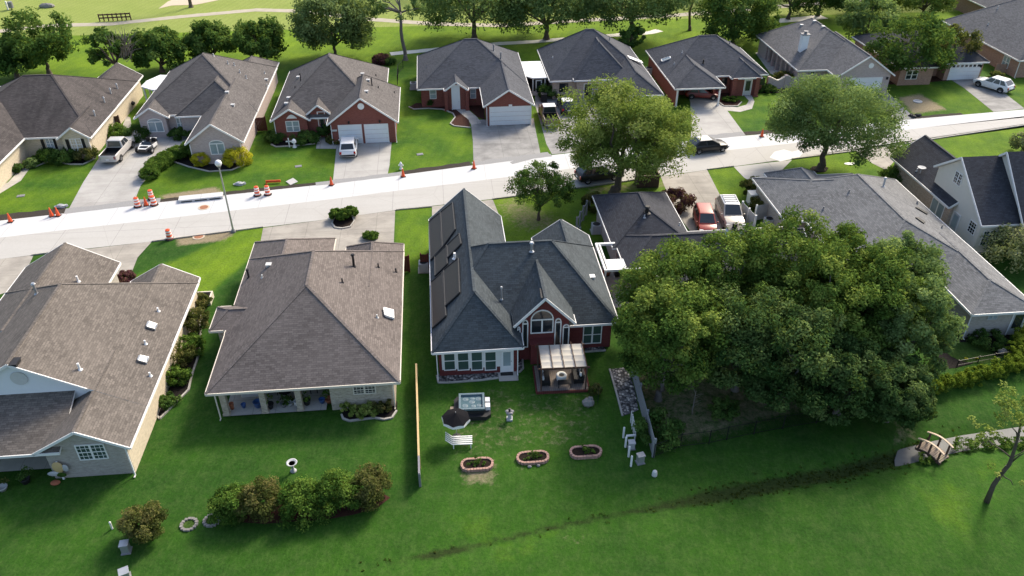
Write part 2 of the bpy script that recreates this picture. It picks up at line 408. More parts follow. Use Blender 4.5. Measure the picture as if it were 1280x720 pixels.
def make_ground():
    xs = np.concatenate([[-900, -400, -200, -110], np.arange(-70, 95, .4), [130, 220, 400, 900]])
    ys = np.concatenate([[-60, 0, 14], np.arange(22, 126, .4), [135, 160, 220, 400, 1200]])
    X, Y = np.meshgrid(xs, ys); Z = zf(X, Y)
    nx, ny = len(xs), len(ys)
    co = np.stack([X, Y, Z], -1).reshape(-1, 3)
    i = np.arange(nx*ny).reshape(ny, nx)
    q = np.stack([i[:-1, :-1], i[:-1, 1:], i[1:, 1:], i[1:, :-1]], -1).reshape(-1, 4)
    me = bpy.data.meshes.new('lawn')
    me.vertices.add(len(co)); me.vertices.foreach_set('co', co.ravel())
    me.loops.add(q.size); me.loops.foreach_set('vertex_index', q.ravel().astype(np.int32))
    me.polygons.add(len(q)); me.polygons.foreach_set('loop_start', np.arange(0, q.size, 4, dtype=np.int32))
    me.polygons.foreach_set('use_smooth', np.ones(len(q), bool))
    me.update(); me.validate()
    x = X.ravel(); y = Y.ravel()
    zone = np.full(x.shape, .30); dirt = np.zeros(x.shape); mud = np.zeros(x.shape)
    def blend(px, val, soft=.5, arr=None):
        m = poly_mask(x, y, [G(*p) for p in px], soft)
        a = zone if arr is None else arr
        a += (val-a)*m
    # backlit brightness put into the grass colour: street-side lawns and the golf course are lighter, back lawns deep green
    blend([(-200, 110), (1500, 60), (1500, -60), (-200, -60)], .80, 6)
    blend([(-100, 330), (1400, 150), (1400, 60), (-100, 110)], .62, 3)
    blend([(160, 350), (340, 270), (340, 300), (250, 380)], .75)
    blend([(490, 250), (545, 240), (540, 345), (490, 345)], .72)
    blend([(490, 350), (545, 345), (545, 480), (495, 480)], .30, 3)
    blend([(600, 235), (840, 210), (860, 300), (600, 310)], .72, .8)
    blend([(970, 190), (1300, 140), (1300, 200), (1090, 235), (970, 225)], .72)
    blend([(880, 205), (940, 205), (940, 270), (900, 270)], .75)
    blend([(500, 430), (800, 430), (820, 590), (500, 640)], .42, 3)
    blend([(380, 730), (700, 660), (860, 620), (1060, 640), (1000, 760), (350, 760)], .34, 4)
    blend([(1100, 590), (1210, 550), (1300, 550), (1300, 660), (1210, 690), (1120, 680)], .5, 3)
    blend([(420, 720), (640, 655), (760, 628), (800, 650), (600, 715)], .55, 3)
    # bare and worn soil
    blend([(630, 235), (700, 265), (735, 300), (640, 292), (610, 260)], .56, 2, dirt)
    blend([(728, 232), (840, 222), (845, 236), (730, 246)], .55, 1, dirt)
    blend([(198, 244), (270, 233), (285, 244), (205, 250)], .95, .6, dirt)
    blend([(218, 298), (300, 286), (282, 301), (222, 308)], .9, .5, dirt)
    blend([(1122, 122), (1150, 117), (1185, 137), (1140, 143)], .95, .8, dirt)
    blend([(615, 486), (627, 486), (630, 540), (617, 540)], .85, .5, dirt)
    blend([(575, 580), (620, 580), (620, 606), (580, 606)], .85, .6, dirt)
    blend([(532, 480), (770, 470), (780, 560), (535, 600)], .37, 2, dirt)
    blend([(690, 540), (705, 540), (705, 556), (690, 556)], .45, .6, dirt)
    blend([(640, 575), (690, 575), (690, 590), (640, 590)], .4, .6, dirt)
    blend([(690, 668), (740, 662), (750, 682), (700, 690)], .45, .8, dirt)
    blend([(400, 616), (480, 605), (480, 632), (400, 640)], .5, .8, dirt)
    blend([(775, 460), (1140, 430), (1150, 505), (1000, 525), (815, 575), (800, 520)], .55, 1.2, dirt)
    blend([(520, 390), (530, 390), (530, 440), (520, 440)], .35, .6, dirt)
    blend([(1115, 520), (1150, 518), (1150, 550), (1060, 578), (1060, 568), (1110, 555)], .5, .6, dirt)
    # wet mud along the ditch
    d = ditch_dist(x, y)
    wd = .34+.4*np.clip((x-7)/5, 0, 1)
    mud += (.66+.2*np.clip((x-7)/5, 0, 1))*np.clip((x+9)/4, 0, 1)*np.clip((34-x)/4, 0, 1)*np.exp(-(d/wd)**2)
    blend([(400, 705), (640, 648), (820, 605), (825, 608), (640, 651.5), (410, 709)], .36, .3, mud)
    blend([(520, 693), (575, 682), (578, 688), (530, 699)], .9, .3, mud)
    blend([(400, 716), (520, 694), (530, 698), (430, 722)], .45, .3, mud)
    blend([(820, 572), (950, 533), (1140, 508), (1135, 500), (940, 520), (815, 560)], .55, .5, mud)
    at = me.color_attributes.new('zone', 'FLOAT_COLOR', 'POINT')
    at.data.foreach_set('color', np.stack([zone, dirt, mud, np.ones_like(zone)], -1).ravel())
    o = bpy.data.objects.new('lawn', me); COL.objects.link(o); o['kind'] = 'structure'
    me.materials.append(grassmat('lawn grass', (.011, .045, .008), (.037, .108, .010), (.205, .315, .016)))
make_ground()
M['fresh'] = plain('fresh white concrete', (.62, .62, .61), .8, var=.04)
M['golf'] = grassmat('golf course grass', (.20, .27, .05), (.27, .33, .08), (.35, .38, .13), False)  # paler colour stands in for the backlit look of far grass
M['turf'] = grassmat('dark green turf', (.02, .05, .012), (.04, .085, .014), (.06, .11, .016), False)  # turf green, darker than the golf course grass
sheet('golf_course', [W(-900, 131), W(900, 131), W(900, 1200), W(-900, 1200)], 'golf', .004)
# ------------------------------------------------------------------ street
far = [W(-160, 0)]*0
FAR = [(0, 276), (80, 267), (200, 253), (310, 241), (420, 229), (500, 219), (590, 207), (690, 194), (790, 183), (900, 172.5), (1010, 163), (1130, 150), (1280, 137)]
NEAR = [(0, 324), (80, 314), (190, 302), (330, 284), (420, 273), (500, 262), (640, 246), (760, 230), (850, 217), (940, 205), (1075, 188), (1180, 172), (1280, 157)]
fw = [G(*p) for p in FAR]; nw = [G(*p) for p in NEAR]
def ext(ps, k):
    a = ps[0]+(ps[0]-ps[1]).normalized()*k; b = ps[-1]+(ps[-1]-ps[-2]).normalized()*k
    return [a]+ps+[b]
fw = ext(fw, 90); nw = ext(nw, 90)
mid = [(a*.54+b*.46) for a, b in zip(fw, nw)]
sheet('road', mid+nw[::-1], 'conc_road', .016)
sheet('new_road_lane', fw+mid[::-1], 'conc_new', .016)
sheet('concrete_patch', [G(x, y) for x, y in ((962, 197), (968, 190), (980, 187), (990, 190), (1002, 187), (1003, 192), (998, 198), (985, 200), (975, 202))], 'fresh', .022)
# raw trench edge left by the road works
def ribbon(name, line, mat, z, w0, w1, jit=.12, seed=1, h=0):
    rr = random.Random(seed); L, Rr = [], []
    pts = []
    for a, b in zip(line, line[1:]):
        k = max(2, int((b-a).length/.6)); pts += [a.lerp(b, i/k) for i in range(k)]
    pts.append(line[-1])
    for i, p in enumerate(pts):
        d = (pts[min(i+1, len(pts)-1)]-pts[max(i-1, 0)]).normalized(); nn = Vector((-d.y, d.x, 0))
        L.append(p+nn*(w1+rr.uniform(-jit, jit))); Rr.append(p+nn*(w0+rr.uniform(-jit, jit)*.3))
    return sheet(name, L+Rr[::-1], mat, z)
def seg(a, b): return [G(*p) for p in ([a]+[q for q in FAR if a[0] < q[0] < b[0]]+[b])]
ribbon('trench_edge', seg((-60, 283), (80, 267)), 'dirt', .010, -.05, 1.3, seed=2)
ribbon('trench_edge', seg((200, 253), (395, 232)), 'dirt', .010, -.05, .75, seed=3)
ribbon('trench_edge', seg((505, 218.5), (590, 207)), 'dirt', .010, -.05, 1.0, seed=4)
ribbon('trench_edge', seg((932, 169), (1000, 164)), 'dirt', .010, -.05, .9, seed=5)
ribbon('trench_edge', seg((1125, 150.5), (1205, 143.5)), 'dirt', .010, -.05, .7, seed=6)
ribbon('gravel_strip', seg((80, 267), (200, 253)), 'gravel', .020, -.1, 1.05, seed=7)
ribbon('gravel_strip', seg((395, 232), (505, 218.5)), 'gravel', .020, -.1, .8, seed=8)
ribbon('gravel_strip', seg((592, 207), (688, 194.3)), 'gravel', .020, -.1, .9, seed=9)
ribbon('gravel_strip', seg((866, 175), (932, 169)), 'gravel', .020, -.1, 1.0, seed=10)
ribbon('gravel_strip', [G(640, 205), G(667, 198), G(690, 195)], 'gravel', .022, -.1, .5, seed=11)
def curb(name, pts, w=.16, h=.12, mat='conc_walk'):
    m = MB(); n = len(pts)
    for a, b in zip(pts, pts[1:]): m.beam((a[0], a[1], h/2), (b[0], b[1], h/2), w, h)
    o = m.build(name, mat); o['kind'] = 'structure'; return o
def nearseg(a, b): return [G(*p) for p in ([a]+[q for q in NEAR if a[0] < q[0] < b[0]]+[b])]
for a, b in (((40, 319), (100, 312)), ((190, 302), (329, 284)), ((495, 262.7), (540, 258.5)), ((616, 249), (826, 220.5)), ((884, 212), (917, 208)), ((990, 199), (1070, 188.7)), ((1130, 180), (1330, 149))): curb('kerb', nearseg(a, b))
# ------------------------------------------------------------------ driveways, walks, beds
def drive(pts, mat='conc_drive', z=.012, name='driveway'): return sheet(name, GP(*pts), mat, z)
drive([(84, 265), (104, 228), (128, 191), (148, 168), (165, 160), (236, 165), (236, 190), (212, 204), (190, 216), (176, 232), (166, 256)])
drive([(416, 229), (421, 180), (424, 172), (490, 172), (487, 206), (484, 221)])
drive([(592, 206), (591, 175), (588, 150), (667, 148), (670, 165), (676, 194)], 'conc_stained')
drive([(690, 193), (683, 180), (676, 155), (669, 132), (669, 124), (800, 118), (802, 182)], 'conc_stained')
drive([(864, 175), (863, 128), (857, 108), (898, 106), (900, 126), (931, 168)])
drive([(1119, 151), (1095, 128), (1080, 116), (1107, 112), (1112, 118), (1144, 148)], 'conc_stained')
drive([(1242, 140), (1205, 110), (1181, 95), (1223, 95), (1250, 112), (1281, 136)], 'conc_stained')
drive([(-40, 380), (-60, 322), (0, 324), (42, 319), (36, 332), (10, 365)], 'conc_old')
drive([(104, 312), (190, 302), (172, 322), (163, 345), (140, 352), (100, 330)], 'conc_old')
drive([(329, 285), (420, 273), (494, 263), (492, 310), (400, 330), (330, 320), (326, 300)], 'conc_old')
drive([(540, 258), (616, 249.5), (625, 272), (632, 300), (585, 300), (540, 285)], 'conc_old')
drive([(826, 221), (884, 212.5), (902, 248), (930, 290), (865, 292), (842, 262)], 'conc_old')
drive([(917, 208.5), (990, 200), (968, 222), (985, 232), (945, 232), (930, 222)], 'conc_road')
drive([(1070, 189), (1128, 181), (1119, 200), (1108, 213), (1090, 204)], 'conc_old')
walk = lambda pts: drive(pts, 'conc_walk', .014, 'front_walk')
walk([(-30, 248), (10, 228), (28, 209), (36, 198), (42, 200), (37, 211), (26, 226), (0, 242), (-30, 262)])
walk([(395, 186), (397, 170), (400, 160), (407, 160), (406, 172), (407, 178), (421, 181), (420, 186)])
walk([(564, 128), (580, 126), (584, 136), (596, 146), (602, 154), (589, 156), (584, 148), (570, 138)])
walk([(905, 133), (922, 134), (933, 131), (936, 126), (928, 117), (916, 109), (928, 108), (939, 118), (943, 127), (940, 136), (925, 140), (906, 138)])
walk([(150, 165), (158, 145), (163, 147), (166, 168)])
drive([(1187, 100), (1150, 101), (1150, 98), (1186, 97)], 'conc_walk', .013, 'front_walk')
drive([(669, 124), (669, 92), (700, 88), (700, 122)], 'conc_walk', .010, 'side_path')
drive([(944, 66), (962, 64), (1000, 108), (963, 92)], 'conc_walk', .012, 'side_patio')
sheet('patio', [W(-8.6, 41.05), W(-15.3, 41.05), W(-15.3, 44), W(-8.6, 44)], 'conc_walk', .12)
sheet('patio', [W(12.25, 51), W(16.4, 51), W(16.4, 57.2), W(12.25, 57.2)], 'conc_old', .02)
sheet('patio', [W(-34, 37.4), W(-24.6, 37.4), W(-24.6, 40), W(-34, 40)], 'conc_walk', .05)
drive([(622, 464), (647, 463), (648, 476), (624, 477)], 'conc_walk', .03, 'door_step')
drive([(1195, 290), (1240, 312), (1225, 318), (1186, 290)], 'conc_old', .02, 'patio')
def bed(pts, mat='mulch', z=.02, edge=None):
    o = sheet('garden_bed', GP(*pts), mat, z)
    if edge:
        P_ = GP(*pts); curb('bed_edging', P_+[P_[0]] if edge == 'all' else P_[:int(edge)], .13, .12)
    return o
bed([(31, 212), (44, 209), (58, 203), (72, 203), (88, 206), (104, 206), (120, 198), (122, 190), (100, 196), (40, 197)], 'mulch_black', .02, 7)
bed([(339, 181), (345, 184), (365, 183), (394, 180), (400, 160), (340, 165)], 'mulch_black', .02, 4)
bed([(407, 172), (424, 172), (424, 178), (408, 178)], 'mulch', .02)
bed([(511, 134), (517, 137), (535, 136), (553, 137), (566, 142), (569, 147), (563, 155), (568, 158), (588, 160), (586, 150), (570, 137), (563, 127), (520, 129)], 'mulch', .018, 9)
bed([(583, 128), (604, 126), (606, 150), (596, 146), (586, 136)], 'mulch', .018)
bed([(196, 207), (215, 202), (236, 209), (262, 215), (290, 213), (306, 206), (306, 196), (238, 193)], 'mulch_black', .02, 6)
bed([(898, 128), (905, 133), (922, 133), (927, 128), (918, 118), (912, 113), (900, 116)], 'mulch', .02, 4)
bed([(936, 108), (962, 107), (998, 108), (998, 116), (940, 117)], 'mulch_black', .018)
bed([(1105, 95), (1150, 92), (1186, 97), (1186, 101), (1145, 104), (1112, 106)], 'mulch', .02)
bed([(427, 519), (429, 524), (437, 527), (452, 525), (468, 523), (480, 525), (490, 523), (496, 514), (497, 502), (428, 506)], 'mulch_black', .02, 8)
bed([(246, 372), (250, 384), (251, 395), (251, 420), (250, 440), (240, 470), (236, 488), (224, 500), (200, 524), (196, 520), (214, 465), (244, 385)], 'mulch_black', .02, 10)
bed([(1176, 432), (1207, 416), (1262, 410), (1262, 440), (1240, 448), (1195, 460), (1170, 462)], 'mulch_black', .02)
sheet('round_turf', [G(1213, 441)+Vector((1.75*math.cos(a*.35), 1.25*math.sin(a*.35), 0)) for a in range(18)], 'turf', .026)
bed([(415, 280), (419, 285), (428, 286), (438, 284), (443, 277), (440, 270), (418, 272)], 'soil', .03, 'all')
bed([(1012, 211), (1020, 216), (1032, 215), (1036, 210), (1028, 207), (1016, 208)], 'soil', .02, None)
bed([(288, 652), (330, 655), (372, 652), (405, 650), (440, 644), (470, 636), (488, 622), (470, 612), (400, 625), (290, 640)], 'mulch', .012)
pb = lambda pts: sheet('pebble_bed', GP(*pts), 'pebble', .03)
pb([(546, 468), (622, 465), (623, 473), (600, 475), (560, 478), (549, 479)]); curb('bed_edging', GP((546, 470), (548, 479), (560, 479), (600, 476), (623, 473)), .12, .1)
pb([(648, 443), (672, 440), (671, 444), (658, 446), (652, 450), (653, 460), (650, 466), (647, 463)]); curb('bed_edging', GP((672, 444), (660, 445), (653, 449), (654, 461), (649, 466)), .12, .1)
pb([(731, 433), (756, 430), (756, 438), (731, 440)]); curb('bed_edging', GP((731, 440.5), (757, 438.5)), .12, .1)
pb([(762, 462), (785, 459), (794, 490), (798, 513), (780, 520)]); curb('bed_edging', GP((762, 462), (770, 490), (778, 520)), .12, .1)
# golf course paths, channel, bunker
def path(name, px, mat, w, z=.02):
    return ribbon(name, [G(*p) for p in px], mat, z, -w/2, w/2, .08, 4)
path('cart_path', [(-60, 46), (0, 39), (62, 32), (140, 30), (225, 21), (320, 12.5), (377, 14), (460, 24), (545, 30), (632, 32), (700, 27), (830, 20), (900, 15), (1000, 6), (1150, -6)], 'path', 1.9)
path('drainage_channel', [(488, 67.5), (545, 62), (620, 55), (670, 52), (740, 46), (800, 42), (812, 41), (825, 38)], 'channel', 1.5, .024)
path('drainage_channel', [(950, 28), (1000, 24), (1030, 21)], 'channel', 2.2, .024)
sheet('sand_bunker', GP((198, 11), (215, 7), (245, 6), (275, 0), (290, -8), (230, -6), (210, 2)), 'sand', .03)
sheet('creek_water', GP((1122, 590), (1120, 570), (1124, 558), (1150, 545), (1210, 530), (1330, 500), (1340, 535), (1250, 560), (1180, 575), (1120, 592)), 'water', -.37)
# ------------------------------------------------------------------ houses
class House:
    def __init__(s, name, label, u0, v0, wall, roof, trim='trim', ez=2.5, cat='house'):
        s.off = (u0, v0, 0); s.wall = wall; s.roof = roof; s.trim = trim; s.ez = ez
        s.root = thing(name, label, cat, W(u0, v0), GA)
        s.tops = []; s.edges = []; s.wallm = MB(s.off); s.k = 0; s.ridges = []
    def mb(s): return MB(s.off)
    def poly(s, pts, eaves=()):
        s.tops.append([Vector(p) for p in pts])
        for i in eaves: s.edges.append((Vector(pts[i]), Vector(pts[(i+1) % len(pts)])))
    def wing(s, x0, x1, y0, y1, ax, zr, e0=0, e1=0, ez=None, walls=True, ov=.42, wm=None):
        s.k += 1; ez = (s.ez if ez is None else ez)+.004*s.k
        sw = (lambda a, b, z: (a, b, z)) if ax == 'y' else (lambda a, b, z: (b, a, z))
        if ax == 'x': x0, x1, y0, y1 = y0, y1, x0, x1       # now ridge runs along "y"
        xm = (x0+x1)/2; r0, r1 = y0+e0, y1-e1
        if r0 > r1: r0 = r1 = (r0+r1)/2
        A, B, C, D = sw(x0, y0, ez), sw(x1, y0, ez), sw(x1, y1, ez), sw(x0, y1, ez)
        P0, P1 = sw(xm, r0, zr), sw(xm, r1, zr)
        flip = ax == 'x'
        def face(p): s.tops.append([Vector(q) for q in (p[::-1] if flip else p)])
        face([A, P0, P1, D]); face([B, C, P1, P0])
        if e0: face([A, B, P0])
        if e1: face([D, P1, C])
        E_ = s.edges
        E_.append((Vector(A), Vector(D))); E_.append((Vector(B), Vector(C)))
        for e, p, q, r in ((e0, A, B, P0), (e1, D, C, P1)):
            if e: E_.append((Vector(p), Vector(q)))
            else: E_.append((Vector(p), Vector(r))); E_.append((Vector(q), Vector(r)))
        if r1-r0 > .2: s.ridges.append((Vector(P0), Vector(P1)))
        if e0: s.ridges += [(Vector(A), Vector(P0)), (Vector(B), Vector(P0))]
        if e1: s.ridges += [(Vector(D), Vector(P1)), (Vector(C), Vector(P1))]
        if walls:
            pitch = (zr-ez)/(xm-x0); eps = .003*s.k
            wx0, wx1 = x0+ov+eps, x1-ov-eps
            wy0 = y0+(ov if e0 else .28)+eps; wy1 = y1-(ov if e1 else .28)-eps
            zt = ez+ov*pitch-.2
            m = wm or s.wallm
            vs = [sw(*p) for p in ((wx0, wy0, 0), (wx1, wy0, 0), (wx1, wy1, 0), (wx0, wy1, 0), (wx0, wy0, zt), (wx1, wy0, zt), (wx1, wy1, zt), (wx0, wy1, zt))]
            fs = [(0, 1, 5, 4), (1, 2, 6, 5), (2, 3, 7, 6), (3, 0, 4, 7)]
            if flip: fs = [f[::-1] for f in fs]
            m.add(vs, fs)
            for e, y in ((e0, wy0), (e1, wy1)):
                if not e:
                    f = (0, 1, 2) if (y == wy0) != flip else (2, 1, 0)
                    m.add([sw(wx0, y, zt), sw(wx1, y, zt), sw(xm, y, zt+(xm-wx0)*pitch)], [f])
        return s
    def wbox(s, x0, x1, y0, y1, z0=0, z1=2.5): s.wallm.box(x0, x1, y0, y1, z0, z1)
    def zroof(s, u, v):
        best = -1
        for t in s.tops:
            n = len(t); ins = True; sg = 0
            for i in range(n):
                a, b = t[i], t[(i+1) % n]
                c = (b.x-a.x)*(v-a.y)-(b.y-a.y)*(u-a.x)
                if abs(c) < 1e-9: continue
                if sg == 0: sg = 1 if c > 0 else -1
                elif (c > 0) != (sg > 0): ins = False; break
            if not ins: continue
            nn = (t[1]-t[0]).cross(t[2]-t[0])
            if abs(nn.z) < 1e-6: continue
            best = max(best, t[0].z-(nn.x*(u-t[0].x)+nn.y*(v-t[0].y))/nn.z)
        return best
    def hit(s, px, py):
        d = rayg(px, py); prev = None
        for i in range(0, 700):
            z = 10-i*.0125; t = (z-CH)/d[2]
            if z <= s.zroof(d[0]*t, d[1]*t): return Vector((d[0]*t, d[1]*t, z))
        t = (3-CH)/d[2]; return Vector((d[0]*t, d[1]*t, 3))
    def nrm(s, p, e=.15):
        h = lambda a, b: s.zroof(p.x+a, p.y+b)
        z0 = h(0, 0)
        gx = (h(e, 0)-h(-e, 0))/(2*e); gy = (h(0, e)-h(0, -e))/(2*e)
        if abs(gx) > 2.5 or abs(gy) > 2.5: gx = gy = 0
        return Vector((-gx, -gy, 1)).normalized()
    def build(s):
        m = s.mb()
        for t in s.tops:
            tt = t
            if (t[1]-t[0]).cross(t[2]-t[0]).z < 0: tt = t[::-1]
            m.slab(tt, .16, 0, 1)
        for a, b in s.ridges: m.beam(a, b, .2, .03, 0)
        ro = m.build('roof', [s.roof, s.trim], s.root)
        f = s.mb()
        for a, b in s.edges:
            k = max(1, int((b-a).length/.9)); run = []
            for i in range(k+1):
                ok = None
                if i < k:
                    p, q = a.lerp(b, i/k), a.lerp(b, (i+1)/k); mid = (p+q)/2
                    hd = Vector((b.x-a.x, b.y-a.y, 0)).normalized(); out = Vector((hd.y, -hd.x, 0))
                    zp, zm = s.zroof(mid.x+out.x*.12, mid.y+out.y*.12), s.zroof(mid.x-out.x*.12, mid.y-out.y*.12)
                    if zp < mid.z-.3: ok = 1
                    elif zm < mid.z-.3: ok = -1
                if run and (ok is None or ok != run[2]):
                    o = run[3]*(.03*run[2]); z = Vector((0, 0, -.085)); f.beam(run[0]+o+z, run[1]+o+z, .06, .175); run = []
                if ok is not None:
                    if run: run[1] = q
                    else: run = [p, q, ok, out]
        f.build('fascia', s.trim, s.root)
        if s.wallm.v: s.wallm.build('wall', s.wall, s.root)
        return ro
    # panels on walls; face S/N/E/W, a = run along the wall, d = depth outward
    def pb(s, m, face, P, a0, a1, z0, z1, d0, d1, mi=0):
        if face == 'S': m.box(a0, a1, P-d1, P-d0, z0, z1, mi)
        elif face == 'N': m.box(a0, a1, P+d0, P+d1, z0, z1, mi)
        elif face == 'E': m.box(P+d0, P+d1, a0, a1, z0, z1, mi)
        else: m.box(P-d1, P-d0, a0, a1, z0, z1, mi)
    def rect(s, face, P, r):
        x0, y0, x1, y1 = r; xm = (x0+x1)/2; ym = (y0+y1)/2
        f = pv if face in 'SN' else pu; i = 0 if face in 'SN' else 1
        a0, a1 = f(x0, ym, P)[i], f(x1, ym, P)[i]
        return min(a0, a1), max(a0, a1), max(.08, f(xm, y1, P)[2]), f(xm, y0, P)[2]
    def win(s, face, P, r, nx=1, ny=2, glass='glass', name='window', up=0, trim=None, muntin=None):
        a0, a1, z0, z1 = s.rect(face, P, r) if r[3] > 12 else r
        z1 += up; w = .07; m = s.mb()
        s.pb(m, face, P, a0, a1, z0, z0+w, 0, .06); s.pb(m, face, P, a0, a1, z1-w, z1, 0, .06)
        s.pb(m, face, P, a0, a0+w, z0+w, z1-w, 0, .06); s.pb(m, face, P, a1-w, a1, z0+w, z1-w, 0, .06)
        for i in range(1, nx):
            a = a0+(a1-a0)*i/nx; s.pb(m, face, P, a-.06, a+.06, z0+w, z1-w, 0, .055)
        for j in range(1, ny):
            z = z0+(z1-z0)*j/ny; s.pb(m, face, P, a0+w, a1-w, z-.03, z+.03, 0, .05)
        if muntin:
            mx, my = muntin
            for i in range(1, mx): a = a0+(a1-a0)*i/mx; s.pb(m, face, P, a-.014, a+.014, z0+w, z1-w, 0, .04)
            for j in range(1, my): z = z0+(z1-z0)*j/my; s.pb(m, face, P, a0+w, a1-w, z-.014, z+.014, 0, .042)
        fr = m.build(name, trim or s.trim, s.root)
        g = s.mb(); s.pb(g, face, P, a0+w*.8, a1-w*.8, z0+w*.8, z1-w*.8, .004, .028); g.build('pane', glass, fr)
        return fr
    def archwin(s, face, P, r, glass='glass', name='window', flat=.45, bars=True, nx=2):
        a0, a1, z0, z1 = s.rect(face, P, r); am = (a0+a1)/2; hw = (a1-a0)/2; zs = z1-(z1-z0)*flat
        m = s.mb(); g = s.mb(); n = 12; rz = z1-zs
        sh = lambda a, z, d: (a, P-d, z)
        arc = lambda q: [(am+(hw-q)*math.cos(math.pi*i/n), zs+(rz-q)*math.sin(math.pi*i/n)) for i in range(n+1)]
        o = arc(0); i_ = arc(.08)
        for k in range(n):
            m.add([sh(*o[k], 0), sh(*o[k+1], 0), sh(*i_[k+1], 0), sh(*i_[k], 0), sh(*o[k], .06), sh(*o[k+1], .06), sh(*i_[k+1], .06), sh(*i_[k], .06)], [(4, 5, 6, 7), (0, 1, 5, 4), (2, 3, 7, 6)])
        s.pb(m, face, P, a0, a0+.08, z0, zs, 0, .06); s.pb(m, face, P, a1-.08, a1, z0, zs, 0, .06); s.pb(m, face, P, a0+.08, a1-.08, z0, z0+.08, 0, .06)
        if bars:
            s.pb(m, face, P, a0+.08, a1-.08, zs-.05, zs+.05, 0, .055)
            for q in range(1, nx): a = a0+(a1-a0)*q/nx; s.pb(m, face, P, a-.05, a+.05, z0+.08, zs-.05, 0, .055)
        gp = [(a0+.05, z0+.05), (a1-.05, z0+.05)]+arc(.05)
        g.add([sh(*q, .02) for q in gp], [tuple(range(len(gp)))])
        fr = m.build(name, s.trim, s.root); g.build('pane', glass, fr); return fr
    def garage(s, face, P, r, lights=False, rows=4):
        a0, a1, z0, z1 = s.rect(face, P, r) if r[3] > 12 else r
        z0 = .03; z1 = max(z1, 2.1); z1 = min(z1, 2.25)
        m = s.mb(); hh = (z1-z0)/rows
        for j in range(rows):
            s.pb(m, face, P, a0, a1, z0+j*hh+.012, z0+(j+1)*hh-.012, 0, .03)
            k = max(4, round((a1-a0)/.6))
            for i in range(k):
                w = (a1-a0)/k; s.pb(m, face, P, a0+i*w+.07, a0+(i+1)*w-.07, z0+j*hh+.09, z0+(j+1)*hh-.09, .03, .042)
        d = m.build('garage_door', 'door_white', s.root)
        f = s.mb(); s.pb(f, face, P, a0-.12, a0, 0, z1+.12, 0, .05); s.pb(f, face, P, a1, a1+.12, 0, z1+.12, 0, .05); s.pb(f, face, P, a0, a1, z1, z1+.12, 0, .05)
        f.build('door_frame', s.trim, d)
        if lights:
            g = s.mb()
            for i in range(7):
                w = (a1-a0)/7; s.pb(g, face, P, a0+i*w+.1, a0+(i+1)*w-.1, z1-hh+.12, z1-.1, .043, .05)
            g.build('door_light', 'glass', d)
        return d
    def door(s, face, P, r, mat='door_white', glass=None, name='front_door'):
        a0, a1, z0, z1 = s.rect(face, P, r) if r[3] > 12 else r
        z0 = .05; z1 = max(z1, 2.0)
        m = s.mb(); s.pb(m, face, P, a0, a1, z0, z1, 0, .04)
        for q in ((.12, .45), (.52, .92)):
            s.pb(m, face, P, a0+.12, a1-.12, z0+(z1-z0)*q[0], z0+(z1-z0)*q[1], .04, .055)
        d = m.build(name, mat, s.root)
        f = s.mb(); s.pb(f, face, P, a0-.08, a0, 0, z1+.08, 0, .06); s.pb(f, face, P, a1, a1+.08, 0, z1+.08, 0, .06); s.pb(f, face, P, a0, a1, z1, z1+.08, 0, .06)
        f.build('door_frame', s.trim, d)
        if glass:
            g = s.mb(); s.pb(g, face, P, a0+.14, a1-.14, z0+(z1-z0)*.3, z1-.15, .056, .062); g.build('door_pane', glass, d)
        k = s.mb(); s.pb(k, face, P, a1-.12, a1-.06, 1.0, 1.08, .056, .1); k.build('handle', 'metal', d)
        return d
    def vents(s, *pts, mat='ltgrey', h=.4, r=.06, name='vent_pipe'):
        for x, y in pts:
            p = s.hit(x, y); m = s.mb(); m.cyl(p.x, p.y, p.z-.15, p.z+h, r, n=8); m.cyl(p.x, p.y, p.z-.02, p.z+.06, r*2.2, r*1.3, 10)
            if h > .5: m.cyl(p.x, p.y, p.z+h, p.z+h+.1, r*1.8, r*1.2, 10)
            m.build(name, mat, s.root)
    def turtle(s, *pts, mat='ltgrey'):
        for x, y in pts:
            p = s.hit(x, y); m = s.mb(); m.box(p.x-.17, p.x+.17, p.y-.17, p.y+.17, p.z-.12, p.z+.12); m.box(p.x-.22, p.x+.22, p.y-.22, p.y+.22, p.z+.12, p.z+.17); m.build('roof_vent', mat, s.root)
    def onroof(s, name, quad, mat, t=.06, lift=.09, frame=None):
        q = [s.hit(*p) for p in quad]; n = s.nrm((q[0]+q[2])/2)
        m = s.mb(); m.slab([p+n*lift for p in q], t)
        o = m.build(name, mat, s.root)
        if frame:
            f = s.mb()
            for a, b in zip(q, q[1:]+q[:1]): f.beam(a+n*(lift-.02), b+n*(lift-.02), .09, .12)
            f.build('frame', frame, o)
        return o
    def post(s, name, u, v, z0, z1, w, mat):
        m = s.mb(); m.box(u-w/2, u+w/2, v-w/2, v+w/2, z0, z1); m.box(u-w*.62, u+w*.62, v-w*.62, v+w*.62, z0, z0+.15); m.box(u-w*.62, u+w*.62, v-w*.62, v+w*.62, z1-.14, z1-.02); return m.build(name, mat, s.root)
    def spout(s, u, v, z=2.4):
        m = s.mb(); m.box(u-.035, u+.035, v-.035, v+.035, .05, z); m.box(u-.035, u+.035, v-.2, v-.035, .05, .11); m.build('downspout', s.trim, s.root)
    def extra(s, name, m, mat): return m.build(name, mat, s.root)
    def shutter(s, face, P, r):
        a0, a1, z0, z1 = s.rect(face, P, r); m = s.mb(); s.pb(m, face, P, a0, a1, z0, z1, 0, .05)
        for j in range(8): z = z0+(z1-z0)*(j+.5)/8; s.pb(m, face, P, a0+.05, a1-.05, z-.03, z+.02, .05, .06)
        m.build('shutter', 'black', s.root)
